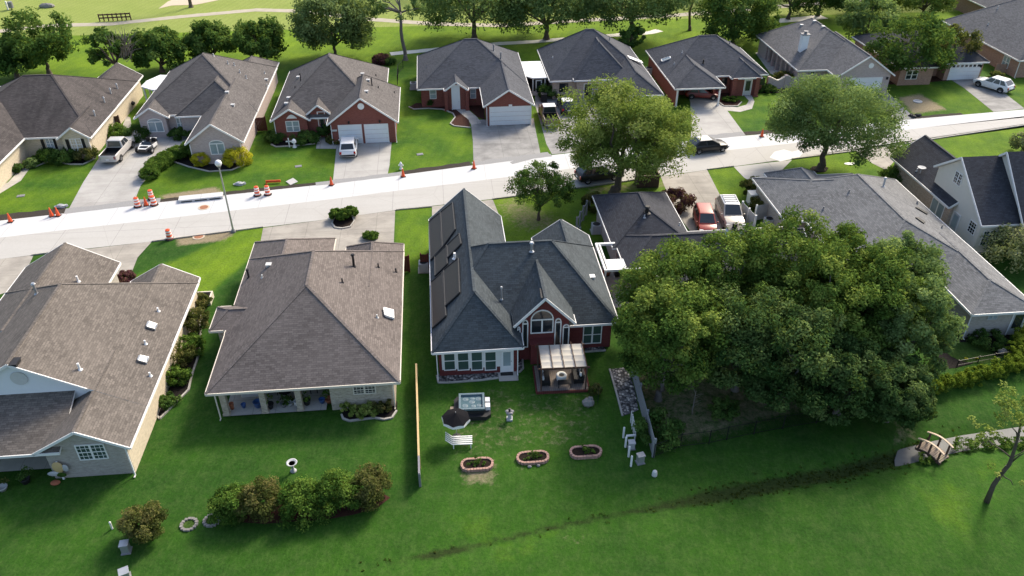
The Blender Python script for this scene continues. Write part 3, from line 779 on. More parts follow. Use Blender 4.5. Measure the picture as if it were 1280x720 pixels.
# --- A
h = House('brick_house', 'cream brick house with dark streaked brown roof and black shutters, far left across the street', -45, 92, 'brick_cream', 'roof_brown')
h.wing(-53.5, -37.2, 84.4, 101.4, 'x', 6.5, 7.2, 6.1)
h.wing(-52, -44.2, 68, 92, 'y', 5.0, 0, 3)
h.wing(-40.7, -37.22, 83.8, 90, 'y', 3.75)
h.wing(-42.6, -37.25, 93, 103.6, 'y', 4.24, 0, 0)
h.build()
P = 84.12
h.win('S', 84.85, (58, 172.5, 67.5, 186), 2, 2, 'glass_pale', muntin=(4, 4)); h.win('S', P, (89, 173, 103, 188), 2, 2, 'glass_pale', muntin=(4, 4))
for r in ((52, 173, 56, 187), (67.5, 173, 71, 186)): h.shutter('S', 84.85, r)
for r in ((83.5, 174, 88, 189), (103, 173, 107, 188)): h.shutter('S', P, r)
h.door('E', -44.62, (86.2, 87.2, 0, 2.1), 'offwhite')
for x, y in ((147, 111), (139, 117), (131, 128), (119, 145)):
    p = h.hit(x, y); m = h.mb(); m.cyl(p.x, p.y, p.z-.1, p.z+.55, .07, n=8); m.cyl(p.x, p.y, p.z+.55, p.z+.7, .13, .05, 8); m.build('vent_pipe', 'ltgrey', h.root)
h.spout(-37.55, 84.0)
# --- B
h = House('brick_house', 'pinkish grey brick house with taupe roof, low white patio cover and arched front windows', -27.5, 93, 'brick_pink', 'roof_taupe')
h.wing(-34.2, -20.7, 89.6, 105.2, 'y', 7.0, 7.4, 7.6)
h.wing(-26.75, -20.72, 81.1, 95, 'y', 4.65)
h.wing(-34.18, -30.4, 88.9, 95, 'y', 3.7)
h.wing(-29.7, -21.2, 89.0, 98, 'y', 5.3, 3.6, 0)
h.wing(-26.2, -20.74, 97, 107.2, 'y', 4.3, 0, 2.7)
h.wing(-26.6, -24, 86.6, 90.5, 'x', 3.3, 1, .5, ez=2.45)
h.build()
h.archwin('S', 89.2, (185, 148, 204, 165), 'glass_pale', flat=.25); h.win('S', 90.03, (221, 147, 230, 161), 2, 2, 'glass_pale')
h.archwin('S', 81.4, (262, 175, 281, 193), 'glass_pale', flat=.25)
h.door('S', 90.03, (-28.6, -27.7, 0, 2.05), 'wood_brown')
h.vents((285, 80), (293, 82), (300, 91), (308, 98)); h.turtle((284, 116), (291, 132), (333, 100)); h.vents((267, 70), (331, 92), (334, 108), mat='offwhite', h=.3)
h.spout(-21.1, 81.2); h.spout(-26.3, 81.2)
m = h.mb(); m.slab([Vector(p) for p in [pz(x, y, 2.6) for x, y in ((176, 108), (190, 112), (204, 111.5), (214, 94), (200, 93.5), (183, 101))]], .14); h.extra('patio_cover', m, 'siding_white')
for q in ((179, 108), (191, 111), (184, 102)): a = pz(*q, 2.6); h.post('column', a[0], a[1], 0, 2.5, .16, 'white')
# --- C
h = House('brick_house', 'red brick house with navy grey roof and two single white garage doors', -12, 94, 'brick_red', 'roof_taupe')
h.wing(-18.8, -6.2, 87.2, 103.6, 'y', 7.1, 7.5, 7.8)
h.wing(-18.78, -14.4, 86.6, 93, 'y', 3.85)
h.wing(-14.85, -12.2, 87.3, 92, 'y', 3.95, ez=2.9)
h.wing(-12.4, -4.55, 85.0, 96.2, 'y', 5.45, 0, 3.6)
h.build()
h.win('S', 86.9, (357.5, 151, 374.5, 164.5), 2, 2, 'glass_pale'); 
m = h.mb(); a = pv(364.5, 147, 86.9); m.tube([(a[0]-.55+.11*i, 86.84, a[2]-.1+.42*math.sin(math.pi*i/10)) for i in range(11)], .05, 6); m.add([(a[0]+.5*math.cos(math.pi*i/10), 86.86, a[2]-.1+.4*math.sin(math.pi*i/10)) for i in range(11)], [tuple(range(11))]); h.extra('fan_light', m, 'white')
h.door('S', 87.64, (398, 140, 406, 156), 'offwhite', 'glass')
h.garage('S', 85.3, (424.5, 157, 451.5, 174)); h.garage('S', 85.3, (457, 156, 484.5, 173.5))
m = h.mb(); a = pv(451, 132.8, 85.3); m.tube([(a[0], 85.32, a[2]), (a[0], 85.22, a[2])], .36, 18); h.extra('round_vent', m, 'white')
m = h.mb(); a = pv(418, 163, 85.3); m.box(a[0]-.28, a[0]+.28, 85.24, 85.32, a[2]-.1, a[2]+.1); h.extra('house_number', m, 'offwhite')
for x in (-10.0, -6.6):
    m = h.mb(); m.box(x-.1, x+.1, 85.15, 85.3, 2.45, 2.7); h.extra('wall_lamp', m, 'black')
h.vents((376, 101), (465, 107), mat='dark', h=.8); h.turtle((373, 97), (361, 123), (358, 130), (453, 93), (460, 101), (458, 115)); h.vents((369, 110), (470, 95), (473, 110), (493, 116), mat='dark', h=.25, r=.05)
h.spout(-12.0, 85.2); h.spout(-4.9, 85.2); h.spout(-18.4, 86.8)
# --- D
h = House('brick_house', 'red brick house with slate hip roof, double white garage door and curved walk', 4.5, 98, 'brick_red', 'roof_slate')
h.wing(-2.45, 11.2, 95.2, 108.3, 'x', 6.5, 6.2, 5.9)
h.wing(5.2, 11.18, 88.7, 99.8, 'y', 4.45)
h.wing(.8, 3.75, 94.2, 99, 'y', 3.6, ez=2.55)
h.build()
h.win('S', 95.63, (537, 111.5, 545.5, 123.5), 1, 2, 'glass_pale'); h.win('S', 95.63, (587.5, 111, 595, 123), 1, 2, 'glass_pale')
h.door('S', 94.48, (565, 107, 574, 125)); h.garage('S', 89.0, (613, 134, 663, 152))
m = h.mb(); a = pv(638, 131.5, 89.0); m.box(a[0]-.2, a[0]+.2, 88.93, 89.0, a[2]-.1, a[2]+.1); h.extra('house_number', m, 'reflect')
h.vents((617, 64), (626, 74), mat='grey', h=.8, r=.09); h.vents((632, 83), (534, 83), mat='grey', h=.3)
for u in (5.6, 10.8): h.spout(u, 88.9)
for u in (1.0, 3.55): h.post('column', u, 94.25, 0, 2.5, .4, 'brick_red')
# --- E
h = House('brick_house', 'tan brick house with dark slate hip roof and arched entry behind parked pickup', 20, 101, 'brick_tan', 'roof_slate')
h.wing(14.05, 27, 96.5, 109.4, 'x', 6.95, 5.4, 6.5)
h.wing(17.0, 24.4, 95.7, 104, 'y', 6.2, 4.2, 0, ez=2.75)
h.wing(21.4, 27.03, 90.5, 100, 'y', 4.4, 2.9, 0)
h.build()
h.win('S', 96.95, (699, 104, 710, 115), 1, 2, 'glass', trim='dark'); h.door('S', 96.15, (18.4, 19.4, 0, 2.1), 'dark', 'glass'); h.archwin('S', 96.15, (744, 98, 754, 112), flat=.4)
h.win('W', 14.5, (101, 102.2, .9, 2.1), 1, 2)
h.vents((691, 72), mat='ltgrey', h=.2); h.vents((762, 51), mat='grey', h=.5)
h.onroof('roof_panel', [(783, 70), (801, 77), (803, 80), (786, 74)], 'white', .05, .15)
h.garage('S', 90.95, (22.0, 26.4, 0, 2.1))
# --- F
h = House('brick_house', 'red brick house with slate roof and open carport holding red car', 35.5, 101, 'brick_red', 'roof_slate')
h.wing(28.9, 42.2, 96.4, 107.6, 'x', 6.0, 5.4, 5.6)
h.wing(28.92, 35.25, 92.3, 101, 'y', 4.35, 3.2, 0, walls=False)
h.wing(37.05, 41.0, 95.3, 101, 'y', 4.0, 2.0, 0)
h.wbox(29.3, 29.5, 92.8, 97); h.wbox(34.6, 34.85, 94.6, 97)
h.build()
h.onroof('skylight', [(827, 75), (838, 71.5), (838.5, 73.5), (828, 77.5)], 'glass_pale', .12, .12, 'white')
h.vents((879, 79), mat='black', h=.5, r=.09); h.vents((853, 66), (843, 80), mat='ltgrey', h=.25); h.vents((912, 55), mat='grey', h=.4)
h.win('S', 96.85, (948, 97, 956, 106), 1, 2, 'glass', trim='dark'); h.win('S', 96.85, (902, 97, 909, 106), 1, 2, 'glass', trim='dark'); h.door('S', 95.75, (39.0, 39.9, 0, 2.1), 'offwhite', 'glass')
h.post('column', 34.75, 92.75, 0, 2.4, .2, 'white'); h.post('column', 29.4, 92.75, 0, 2.4, .2, 'white')
for u in (37.5, 40.5): h.post('column', u, 95.45, 0, 2.5, .5, 'brick_red')
# --- G
h = House('brick_house', 'pale brick house with grey roof, tall white chimney and columned side porch', 52, 103, 'brick_pink', 'roof_far')
h.wing(46.5, 58.1, 97.4, 113, 'y', 6.0, 5.5, 4.5, walls=False)
h.wing(50.4, 58.12, 94.5, 105, 'y', 5.1)
h.wbox(48.2, 57.6, 98.2, 112.4)
h.wbox(46.95, 48.2, 97.85, 99.4); h.wbox(46.95, 48.2, 109.4, 112.4)
h.build()
for v in (100.6, 102, 103.6, 105.2, 106.8, 108.4): h.post('column', 47.0, v, 0, 2.4, .32, 'brick_pink')
for v in (101.2, 104.2, 107.2): h.win('W', 48.2, (v, v+1.1, .7, 2.1), 1, 2)
p = h.hit(1003, 62); m = h.mb(); m.box(p.x-.45, p.x+.45, p.y-.4, p.y+.4, p.z-1, p.z+2.0); ch = h.extra('chimney', m, 'siding_white')
m = h.mb(); m.box(p.x-.55, p.x+.55, p.y-.5, p.y+.5, p.z+2.0, p.z+2.1); m.cyl(p.x, p.y, p.z+2.1, p.z+2.4, .2, n=10); m.cyl(p.x, p.y, p.z+2.4, p.z+2.46, .32, n=10); m.build('chimney_cap', 'grey', ch)
h.turtle((1002, 32), (1018, 27), (1029, 34)); 
h.win('S', 97.82, (1012.5, 86, 1019, 93), 1, 2); h.garage('S', 94.78, (52.4, 56.6, 0, 2.1))
m = h.mb(); a = pv(1089, 82, 94.78); m.tube([(a[0], 94.8, a[2]), (a[0], 94.7, a[2])], .33, 16); h.extra('round_vent', m, 'white')
m = h.mb(); m.box(57.2, 57.4, 94.6, 94.76, 1.9, 2.2); h.extra('wall_lamp', m, 'black')
# --- H
h = House('brick_house', 'brown brick house with dark roof behind trees, garage door with small window row', 67, 104, 'brick_brown', 'roof_black')
h.wing(60.1, 73.5, 100, 111, 'x', 5.2, 5, 5)
h.wing(67.2, 73.2, 98.3, 106, 'y', 4.4, 2.9, 0)
h.wing(60.12, 65.5, 97.0, 103, 'y', 4.0, 2.6, 0)
h.build()
h.garage('S', 98.72, (1188, 80, 1224, 96), True)
h.vents((1146, 37), mat='grey', h=.4)
m = h.mb(); m.box(72.3, 72.5, 98.5, 98.7, 1.7, 2.0); h.extra('wall_lamp', m, 'black')
h.win('S', 97.42, (61.4, 63.0, .8, 2.0), 2, 2)
# --- I
h = House('brick_house', 'long brown brick house with big grey roof in top right corner', 84, 108, 'brick_brown', 'roof_far')
h.wing(77.4, 92, 98.4, 117.5, 'y', 7.6, 6.8, 6.8)
h.build()
for v in (100.6, 108.2, 112.5): h.win('W', 77.82, (v, v+1.4, .6, 2.1), 2, 2, 'glass_pale')
h.vents((1235, 31), (1247, 11), mat='ltgrey', h=.4); h.garage('S', 98.82, (79.4, 84, 0, 2.1))
h.spout(77.75, 98.6)
# neighbour behind I, only its roof corner shows
h = House('brick_house', 'grey roofed house cut off by top right corner of the photo', 96, 126, 'brick_brown', 'roof_far')
h.wing(88.5, 103, 121, 134, 'x', 6.4, 6, 6); h.build(); h.turtle((1272, 12)); h.win('S', 121.43, (92, 93.5, .8, 2.1), 2, 2)
# --- J
h = House('brick_house', 'cream brick house with large weathered tan roof and white gable in lower left corner', -26.5, 47, 'brick_grey', 'roof_weather', 'trim')
WS = MB(h.off)
h.wing(-33.66, -19.35, 39.8, 54, 'y', 6.5, 0, 5.5, walls=False)
h.wing(-24.95, -19.37, 36.2, 44, 'y', 4.05, walls=False)
h.wing(-33.63, -26.3, 46, 57.6, 'y', 4.6, 0, 0)
h.wing(-24.6, -19.39, 46, 54.7, 'y', 3.95, 0, 0)
h.poly([(-34.2, 36.2, 2.5), (-23.4, 36.2, 2.5), (-23.4, 40.3, 4.05), (-34.2, 40.3, 4.05)], (0, 3))
h.wbox(-33.2, -19.8, 40.1, 53.5, 0, 2.6)
h.wallm.box(-24.5, -19.82, 36.55, 40.1, 0, 2.5)
h.wallm.add([(-24.5, 36.55, 2.5), (-19.82, 36.55, 2.5), (-22.16, 36.55, 3.84)], [(0, 1, 2)])
h.build()
m = h.mb(); m.add([(-33.2, 40.05, 2.6), (-19.85, 40.05, 2.6), (-26.5, 40.05, 6.28)], [(0, 1, 2)]); h.extra('white_gable', m, 'siding_white')
m = h.mb(); m.tube([(-26.3, 40.04, 5.2), (-26.3, 39.98, 5.2)], .5, 18); h.extra('round_vent', m, 'offwhite')
m = h.mb(); m.box(-19.8, -19.78, 36.6, 54.3, 0, 2.6); h.extra('side_wall', m, 'brick_cream')  # sunlit look of this side put into the colour as paler brick
h.win('S', 36.55, (96, 555, 133.5, 574), 2, 2, 'glass_greenrefl', muntin=(6, 4))
for q in ([(185, 404), (195.5, 407.5), (193, 413), (182.5, 410)], [(174, 446.5), (185, 449), (182.5, 455), (171.5, 452)]): h.onroof('skylight', q, 'white', .14, .16, 'metal')
h.vents((198, 389), (182, 430), (188, 470), mat='white', h=.3, r=.07); h.vents((100, 462), (98, 352), mat='white', h=.5, r=.08); h.vents((46, 367), mat='metal', h=.8, r=.09); h.turtle((18, 456), (21, 452), mat='dark')
h.spout(-19.7, 36.3); 
for u in (-33.6, -28.6): h.post('column', u, 36.8, 0, 2.3, .14, 'white')
h.door('S', 40.1, (-27.6, -25.8, 0, 2.05), 'glass', None, 'patio_door')
# --- K
h = House('brick_house', 'mixed stone brick house with steep brown grey hip roof and long back porch', -9.8, 50, 'brick_stone', 'roof_mid', 'trim_cream')
h.wing(-15.95, -3.5, 40.65, 57.2, 'y', 6.3, 6.4, 5.6, walls=False)
h.wing(-15.98, -9.3, 47, 59.9, 'y', 4.42, 0, 3.1)
h.wing(-8.25, -3.52, 50, 58.4, 'y', 3.95, 0, 1.9)
h.wing(-17.15, -14.2, 47.5, 50.5, 'x', 3.3, 1.2, 0, ez=2.5)
h.wbox(-15.5, -3.95, 44, 56.6, 0, 2.6); h.wallm.box(-8.2, -3.96, 41.1, 44.0, 0, 2.5)
h.build()
for u in (-15.15, -12.62, -10.3): h.post('column', u, 41.3, 0.1, 2.4, .38, 'brick_stone')
h.win('S', 41.1, (441, 481, 470, 492), 2, 2, 'glass', muntin=(6, 4))
h.door('S', 44, (-12.3, -10.5, 0, 2.05), 'glass', None, 'patio_door'); h.win('S', 44, (-14.9, -13.5, .6, 2.0), 2, 2)
h.onroof('skylight', [(478.5, 387), (490.5, 390), (491, 399.5), (480, 396)], 'white', .16, .18, 'reflect')
h.vents((442.5, 333), mat='black', h=1.0, r=.09); h.vents((311, 347), mat='dark', h=.7, r=.08); h.vents((473, 334), (495, 340), (428, 353), mat='dark', h=.35); h.vents((471.5, 397), (328, 347), mat='offwhite', h=.25); h.turtle((336, 332), mat='offwhite')
h.spout(-4.0, 40.9); h.spout(-15.5, 40.9)
# --- L
h = House('brick_house', 'maroon brick house with blue grey roof, solar panels and arched back windows', 5, 51, 'brick_dark', 'roof_teal')
h.wing(-1.35, 5.0, 43.5, 62.4, 'y', 5.4, 3.0, 0)
h.wing(-1.3, 12.2, 45.7, 56.5, 'x', 6.5, 4.45, 4.3)
h.wing(4.45, 8.85, 44.9, 51.0, 'y', 5.6, ez=3.3)
h.wing(7.3, 12.18, 51, 58.3, 'y', 4.2, 0, 0)
h.build()
P = 43.92
m = h.mb(); m.box(-.72, 3.42, 43.86, 43.91, .62, 2.14); h.extra('window_wall_trim', m, 'trim')
for i in range(4):
    x0 = 554.3+i*17.1; h.win('S', 43.86, (x0, 438.8, x0+15.2, 462.5), 1, 2, 'glass_greenrefl')
h.door('S', P, (626.5, 437.5, 640.5, 462), 'white', 'glass_pale', 'back_door')
P = 45.18
h.archwin('S', P, (663.2, 387, 692, 416), flat=.42)
for r in ((652.6, 399.5, 660.2, 434), (693, 397.5, 701.4, 432), (703, 405, 711.4, 431)): h.archwin('S', P, r, flat=.14, nx=1)
h.archwin('S', P, (646.3, 408, 650.6, 424), flat=.2, nx=1)
h.win('S', 46.12, (728.5, 406.5, 752, 429), 2, 2, 'glass_greenrefl')
a0 = pv(663.6, 432, 44.6)[0]; a1 = pv(691, 432, 44.6)[0]
m = h.mb(); m.box(a0, a1, 44.6, 45.2, 0, 1.75); bb = h.extra('brick_alcove', m, 'brick_dark'); m = h.mb(); m.box(a0-.06, a1+.06, 44.54, 45.2, 1.75, 1.86); m.build('alcove_cap', 'brick_dark', bb)
for q in ([(537.2, 278), (551, 267), (553.2, 311), (539.5, 326)], [(552, 266.2), (566.5, 254.5), (570, 288), (554.2, 310)], [(560, 307.5), (575, 293), (577.5, 306), (561, 323)], [(544.5, 322), (559, 308), (560.3, 331), (545, 346)], [(540, 354), (554, 341.5), (558.7, 396), (542, 411)], [(555.7, 338.5), (574, 324), (575.8, 367), (557.7, 384)]):
    h.onroof('solar_panel', q, 'solar', .05, .12, 'dark')
h.vents((664.5, 314), mat='metal', h=.7, r=.1); h.vents((627, 374), mat='metal', h=1.0, r=.06); h.vents((568.5, 323), mat='white', h=.5, r=.1); h.turtle((740, 347), mat='white')
m = h.mb()
pr = h.hit(675.5, 362); m.beam(pr+Vector((0, 0, .1)), pr+Vector((-.05, -1.2, .1)), .12, .05); h.extra('ridge_vent', m, 'dark')
h.spout(-1.05, 43.6); h.spout(4.6, 43.6)
# --- M
h = House('brick_house', 'charcoal roofed house mostly hidden behind the grove of big trees', 19, 56, 'brick_pink', 'roof_black')
h.wing(13.85, 20.75, 56.0, 65.55, 'y', 4.4, 3.4, 3.4)
h.wing(14.2, 29.6, 52.4, 58.1, 'x', 4.0, 2.6, 0)
h.wing(16.5, 28, 47.5, 54.5, 'x', 3.6, 3, 3)
h.build()
h.vents((808.5, 266), mat='black', h=.55, r=.16); h.vents((805.5, 272), (849, 281.5), mat='ltgrey', h=.25)
p = h.hit(916, 297); m = h.mb(); m.box(p.x-.55, p.x+.55, p.y-.4, p.y+.4, p.z-1, p.z+.9); ch = h.extra('chimney', m, 'siding_white'); m = h.mb(); m.box(p.x-.62, p.x+.62, p.y-.47, p.y+.47, p.z+.9, p.z+.98); m.cyl(p.x, p.y, p.z+.98, p.z+1.35, .2, n=10); m.build('chimney_cap', 'dark', ch)
# --- N
h = House('brick_house', 'long pale grey roofed house right of the grove of big trees', 36, 56, 'brick_grey', 'roof_pale')
h.wing(31.7, 43.54, 48.5, 66.1, 'y', 4.95, 5.7, 3.4)
h.wing(38.25, 43.56, 44.2, 54, 'y', 3.65, 2.7, 0)
h.wing(29.9, 40, 59.0, 67.7, 'x', 4.2, 3.8, 3.5)
h.wing(31.4, 36.4, 63.4, 68.6, 'y', 4.12, 0, 2.4)
h.build()
h.vents((1104, 233), mat='ltgrey', h=.8, r=.09); h.vents((1061, 241), (1029, 262), (1177, 285), (1146, 255), mat='grey', h=.3)
for q in ([(1143.5, 260), (1146, 259.5), (1159.5, 267), (1158, 268.5)], [(1143.5, 272.5), (1147, 272.5), (1156, 278), (1154, 280)]): h.onroof('ridge_vent', q, 'dark', .08, .1)
h.win('S', 44.64, (1235, 391, 1247, 399), 2, 1, 'glass_pale', trim='ltgrey'); h.door('S', 44.64, (42.0, 43.0, 0, 2.05), 'ltgrey', 'glass'); h.spout(38.5, 44.5)
# --- O
h = House('siding_house', 'pale siding house with steep charcoal gables at the right edge', 48, 62, 'siding', 'roof_black')
h.ez = 2.5; BW = MB(h.off)
h.wing(45.6, 51.6, 60.1, 71, 'y', 4.75, 0, 0, wm=BW)
h.poly([(46.0, 61.2, 6.95), (46.0, 55.9, 2.95), (49.7, 55.9, 2.95), (49.7, 61.2, 6.95)], (0, 1))
h.poly([(46.0, 61.2, 6.95), (49.7, 61.2, 6.95), (49.7, 64.5, 4.55), (46.0, 64.5, 4.55)], (2, 3))
h.poly([(49.4, 60.3, 7.7), (49.4, 55.3, 3.0), (60, 55.3, 3.0), (60, 60.3, 7.7)], (0, 1))
h.poly([(49.4, 60.3, 7.7), (60, 60.3, 7.7), (60, 66, 3.0), (49.4, 66, 3.0)], (2, 3))
def gab(x, x1, ys, zs):
    k = len(ys); a = [(x, y, z) for y, z in zip(ys, zs)]; b = [(x1, y, z) for y, z in zip(ys, zs)]
    h.wallm.add(a+b, [tuple(range(k)), tuple(range(2*k-1, k-1, -1))]+[(i, i+k, (i+1) % k+k, (i+1) % k) for i in range(k)])
gab(46.3, 49.6, (56.3, 56.3, 61.2, 64.2, 64.2), (0, 3.05, 6.75, 4.55, 0))
gab(49.7, 59, (55.7, 55.7, 60.3, 65.6, 65.6), (0, 3.2, 7.5, 3.2, 0))
h.build()
BW.build('brick_wall', 'brick_tan', h.root)
h.win('W', 46.3, (1192.5, 214, 1203.5, 232.5), 2, 2, 'glass', muntin=(4, 4)); h.win('W', 46.3, (1210, 275, 1221, 294), 1, 2, 'glass', muntin=(3, 4))
h.door('W', 46.3, (59.2, 60.1, 0, 2.05), 'ltgrey', 'glass_pale', 'side_door')
h.win('W', 46.03, (61.2, 63.2, .4, 2.0), 2, 1, 'glass_pale')
h.win('S', 56.3, (46.7, 47.9, .7, 2.2), 2, 2, 'glass_greenrefl', muntin=(4, 4)); h.win('S', 56.3, (48.2, 49.4, .7, 2.2), 2, 2, 'glass_greenrefl', muntin=(4, 4))
p = h.hit(1150, 217); m = h.mb(); m.tube([p, p+Vector((0, 0, .5))], .03, 6); m.lathe((p.x, p.y, p.z+.5), [(.02, 0), (.22, .05), (.4, .16), (.38, .18), (.05, .08)], 14); h.extra('satellite_dish', m, 'ltgrey')
h.vents((1146, 214), mat='ltgrey', h=.3)
# ------------------------------------------------------------------ trees and bushes
def leafmesh(name, clumps, per, size, mat, rng, parent=None, flat=.5, squash=.8):
    """clumps: (x,y,z,r,tone) -> leaf-sized quads spread through each clump"""
    cl = np.array(clumps, float); k = len(cl); N = k*per
    c = np.repeat(cl, per, 0)
    d = rng.normal(size=(N, 3)); d /= np.linalg.norm(d, axis=1)[:, None]
    rad = rng.random(N)**.45
    pos = c[:, :3]+d*(c[:, 3]*rad)[:, None]*np.array([1, 1, squash])
    nrm = d*.6+rng.normal(size=(N, 3))*.55+np.array([0, 0, flat]); nrm /= np.linalg.norm(nrm, axis=1)[:, None]
    a = np.cross(nrm, rng.normal(size=(N, 3))); a /= np.linalg.norm(a, axis=1)[:, None]; b = np.cross(nrm, a)
    s = size*(.6+.8*rng.random(N))
    a *= s[:, None]*.62; b *= (s*.36)[:, None]
    v = np.stack([pos-a, pos+b, pos+a, pos-b], 1).reshape(-1, 3)
    me = bpy.data.meshes.new(name)
    me.vertices.add(4*N); me.vertices.foreach_set('co', v.ravel())
    me.loops.add(4*N); me.loops.foreach_set('vertex_index', np.arange(4*N, dtype=np.int32))
    me.polygons.add(N); me.polygons.foreach_set('loop_start', np.arange(0, 4*N, 4, dtype=np.int32))
    me.update()
    at = me.attributes.new('rnd', 'FLOAT', 'FACE')
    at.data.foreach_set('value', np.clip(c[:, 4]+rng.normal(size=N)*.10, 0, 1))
    me.materials.append(M[mat])
    o = bpy.data.objects.new(name, me); COL.objects.link(o)
    if parent: o.parent = parent
    return o
def crown_clumps(cx, cy, z0, z1, rx, ry, n, rng, cr, top=.0, hollow=.5, lobes=6):
    """clumps in an uneven ellipsoid: a few bulges and hollows change its radius by direction"""
    cz, rz = (z0+z1)/2, (z1-z0)/2
    L = rng.normal(size=(lobes, 3)); L /= np.linalg.norm(L, axis=1)[:, None]; amp = rng.uniform(-.22, .26, lobes)
    out = []
    while len(out) < n:
        d = rng.normal(size=3); d /= np.linalg.norm(d)
        if d[2] < -.75: continue
        k = 1+sum(a*max(0, d@l)**3 for a, l in zip(amp, L))
        r = (hollow+(1-hollow)*rng.random()**.6)*k
        q = np.array([cx, cy, cz])+d*r*np.array([rx, ry, rz])
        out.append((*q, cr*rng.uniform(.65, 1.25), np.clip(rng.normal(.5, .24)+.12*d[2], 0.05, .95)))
    return out
def limb(m, p, q, r0, r1, rng, k=4, bend=.12):
    p = np.array(p, float); q = np.array(q, float); L = np.linalg.norm(q-p); pts = []
    for i in range(k+1):
        t = i/k; w = p*(1-t)+q*t+np.array([0, 0, L*bend*math.sin(math.pi*t)*.5])
        if 0 < i < k: w = w+rng.normal(size=3)*L*.035
        pts.append(w)
    m.tube(pts, [r0*(1-i/k)+r1*i/k for i in range(k+1)], 7)
def tree(name, label, P, Rr, top, bot, n, per, leaf, mat, seed, tr=.25, cr=None, group=None, ry=None, off=(0, 0), bark='bark', hollow=.45, limbs=9, cat='tree', lean=(0, 0), split=.55):
    rng = np.random.default_rng(seed)
    z = float(zf(P[0], P[1])); t = thing(name, label, cat, (P[0], P[1], z), 0, group)
    cr = cr or Rr*.24
    cl = crown_clumps(off[0], off[1], bot, top, Rr, ry or Rr, n, rng, cr, hollow=hollow)
    leafmesh('crown', cl, per, leaf, mat, rng, t)
    m = MB(); sp = bot+(top-bot)*.12; sx, sy = lean[0]+off[0]*split, lean[1]+off[1]*split
    limb(m, (0, 0, -.15), (sx, sy, sp), tr, tr*.68, rng, 5, 0)
    m.lathe((0, 0, -.1), [(tr*1.9, 0), (tr*1.4, .18), (tr*1.1, .5), (tr*.95, .8)], 9)
    for i in np.argsort([-c[3] for c in cl])[:limbs]:
        c = cl[i]; limb(m, (sx, sy, sp-.1), (c[0]*.92, c[1]*.92, c[2]*.97), tr*.5, tr*.1, rng)
    m.build('trunk', bark, t, True)
    return t
def bush(name, label, P, Rr, h, mat, seed, n=30, per=85, leaf=.14, group=None, ry=None, cat='bush', z=None, hollow=.35):
    rng = np.random.default_rng(seed)
    cl = crown_clumps(0, 0, .02, h, Rr, ry or Rr, n, rng, min(Rr, h)*.33, hollow=hollow)
    o = leafmesh(name, cl, per, leaf, mat, rng)
    o.location = (P[0], P[1], float(zf(P[0], P[1])) if z is None else z)
    return tag(o, label, cat, group)
# the grove
GR = 'big trees of the grove beside the maroon house'
for i, (P, r, top, bot, lab, mat, off) in enumerate([
    ((10.0, 41.2), 3.5, 8.2, 1.6, 'leftmost grove tree, trunk just behind the grey board fence', 'grove', (.6, .6)),
    ((15.5, 42.2), 3.7, 8.0, .6, 'second tree from the left along the front of the grove, trunk in open shade', 'grovedark', (0, -.2)),
    ((18.3, 41.0), 3.6, 7.6, .3, 'front middle grove tree above the black metal fence', 'grovedark', (.4, -.4)),
    ((11.2, 46.0), 3.8, 9.0, 1.2, 'tree of the grove that overhangs the white pergola frame', 'grove', (.2, .2)),
    ((15.8, 47.6), 3.7, 9.0, 1.2, 'grove tree in front of the charcoal roof with the dark round vent', 'grove', (0, 0)),
    ((20.0, 48.6), 3.7, 9.0, 1.2, 'tall light green grove tree in front of the small white chimney', 'grove', (0, 0)),
    ((24.2, 49.0), 3.5, 9.0, 1.2, 'grove tree reaching over the corner of the pale grey roof', 'grove', (.3, 0)),
    ((21.8, 44.6), 3.7, 9.3, 1.8, 'central grove tree with a bright domed top and deep shade below', 'grove', (0, 0)),
    ((24.9, 45.0), 3.2, 8.8, 1.2, 'yellowish topped grove tree right of the middle', 'grove', (0, 0)),
    ((27.6, 48.2), 3.2, 8.8, 1.2, 'grey green tree at the upper right of the grove against the pale roof', 'oak', (0, 0)),
    ((27.0, 43.2), 2.8, 7.6, .8, 'grey green tree at the right end of the grove beside the brick corner', 'oak', (0, .2)),
    ((21.8, 39.8), 2.9, 6.0, .3, 'low dark tree hanging over the black wire fence near the hedge end', 'grovedark', (0, 0)),
    ((24.8, 39.2), 2.3, 4.6, .2, 'smallest tree of the grove, dipping to the grass at the end of the clipped hedge', 'grovedark', (0, 0)),
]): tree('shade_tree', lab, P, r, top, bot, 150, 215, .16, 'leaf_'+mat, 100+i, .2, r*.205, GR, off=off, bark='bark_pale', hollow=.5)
bush('understory_bush', 'dark bush under the left grove trees beside the grey board fence', G(822, 545), 1.3, 1.5, 'leaf_deep', 61, 40, 90, .16)
bush('understory_bush', 'low grey green bush under the grove near the black wire fence', G(905, 518), 1.0, .9, 'leaf_deep', 62, 26, 80, .15)
m = MB(); rng = np.random.default_rng(5); limb(m, (0, 0, 0), (.05, .1, 2.0), .04, .015, rng)
for k in range(7): limb(m, (0, .03, .6+k*.2), (rng.uniform(-.5, .5), rng.uniform(-.4, .4), 1.0+k*.22), .015, .006, rng, 3)
tag(m.build('bare_sapling', 'twig_grey', None, True, G(865, 518)), 'thin bare grey sapling under the left side of the grove', 'sapling')
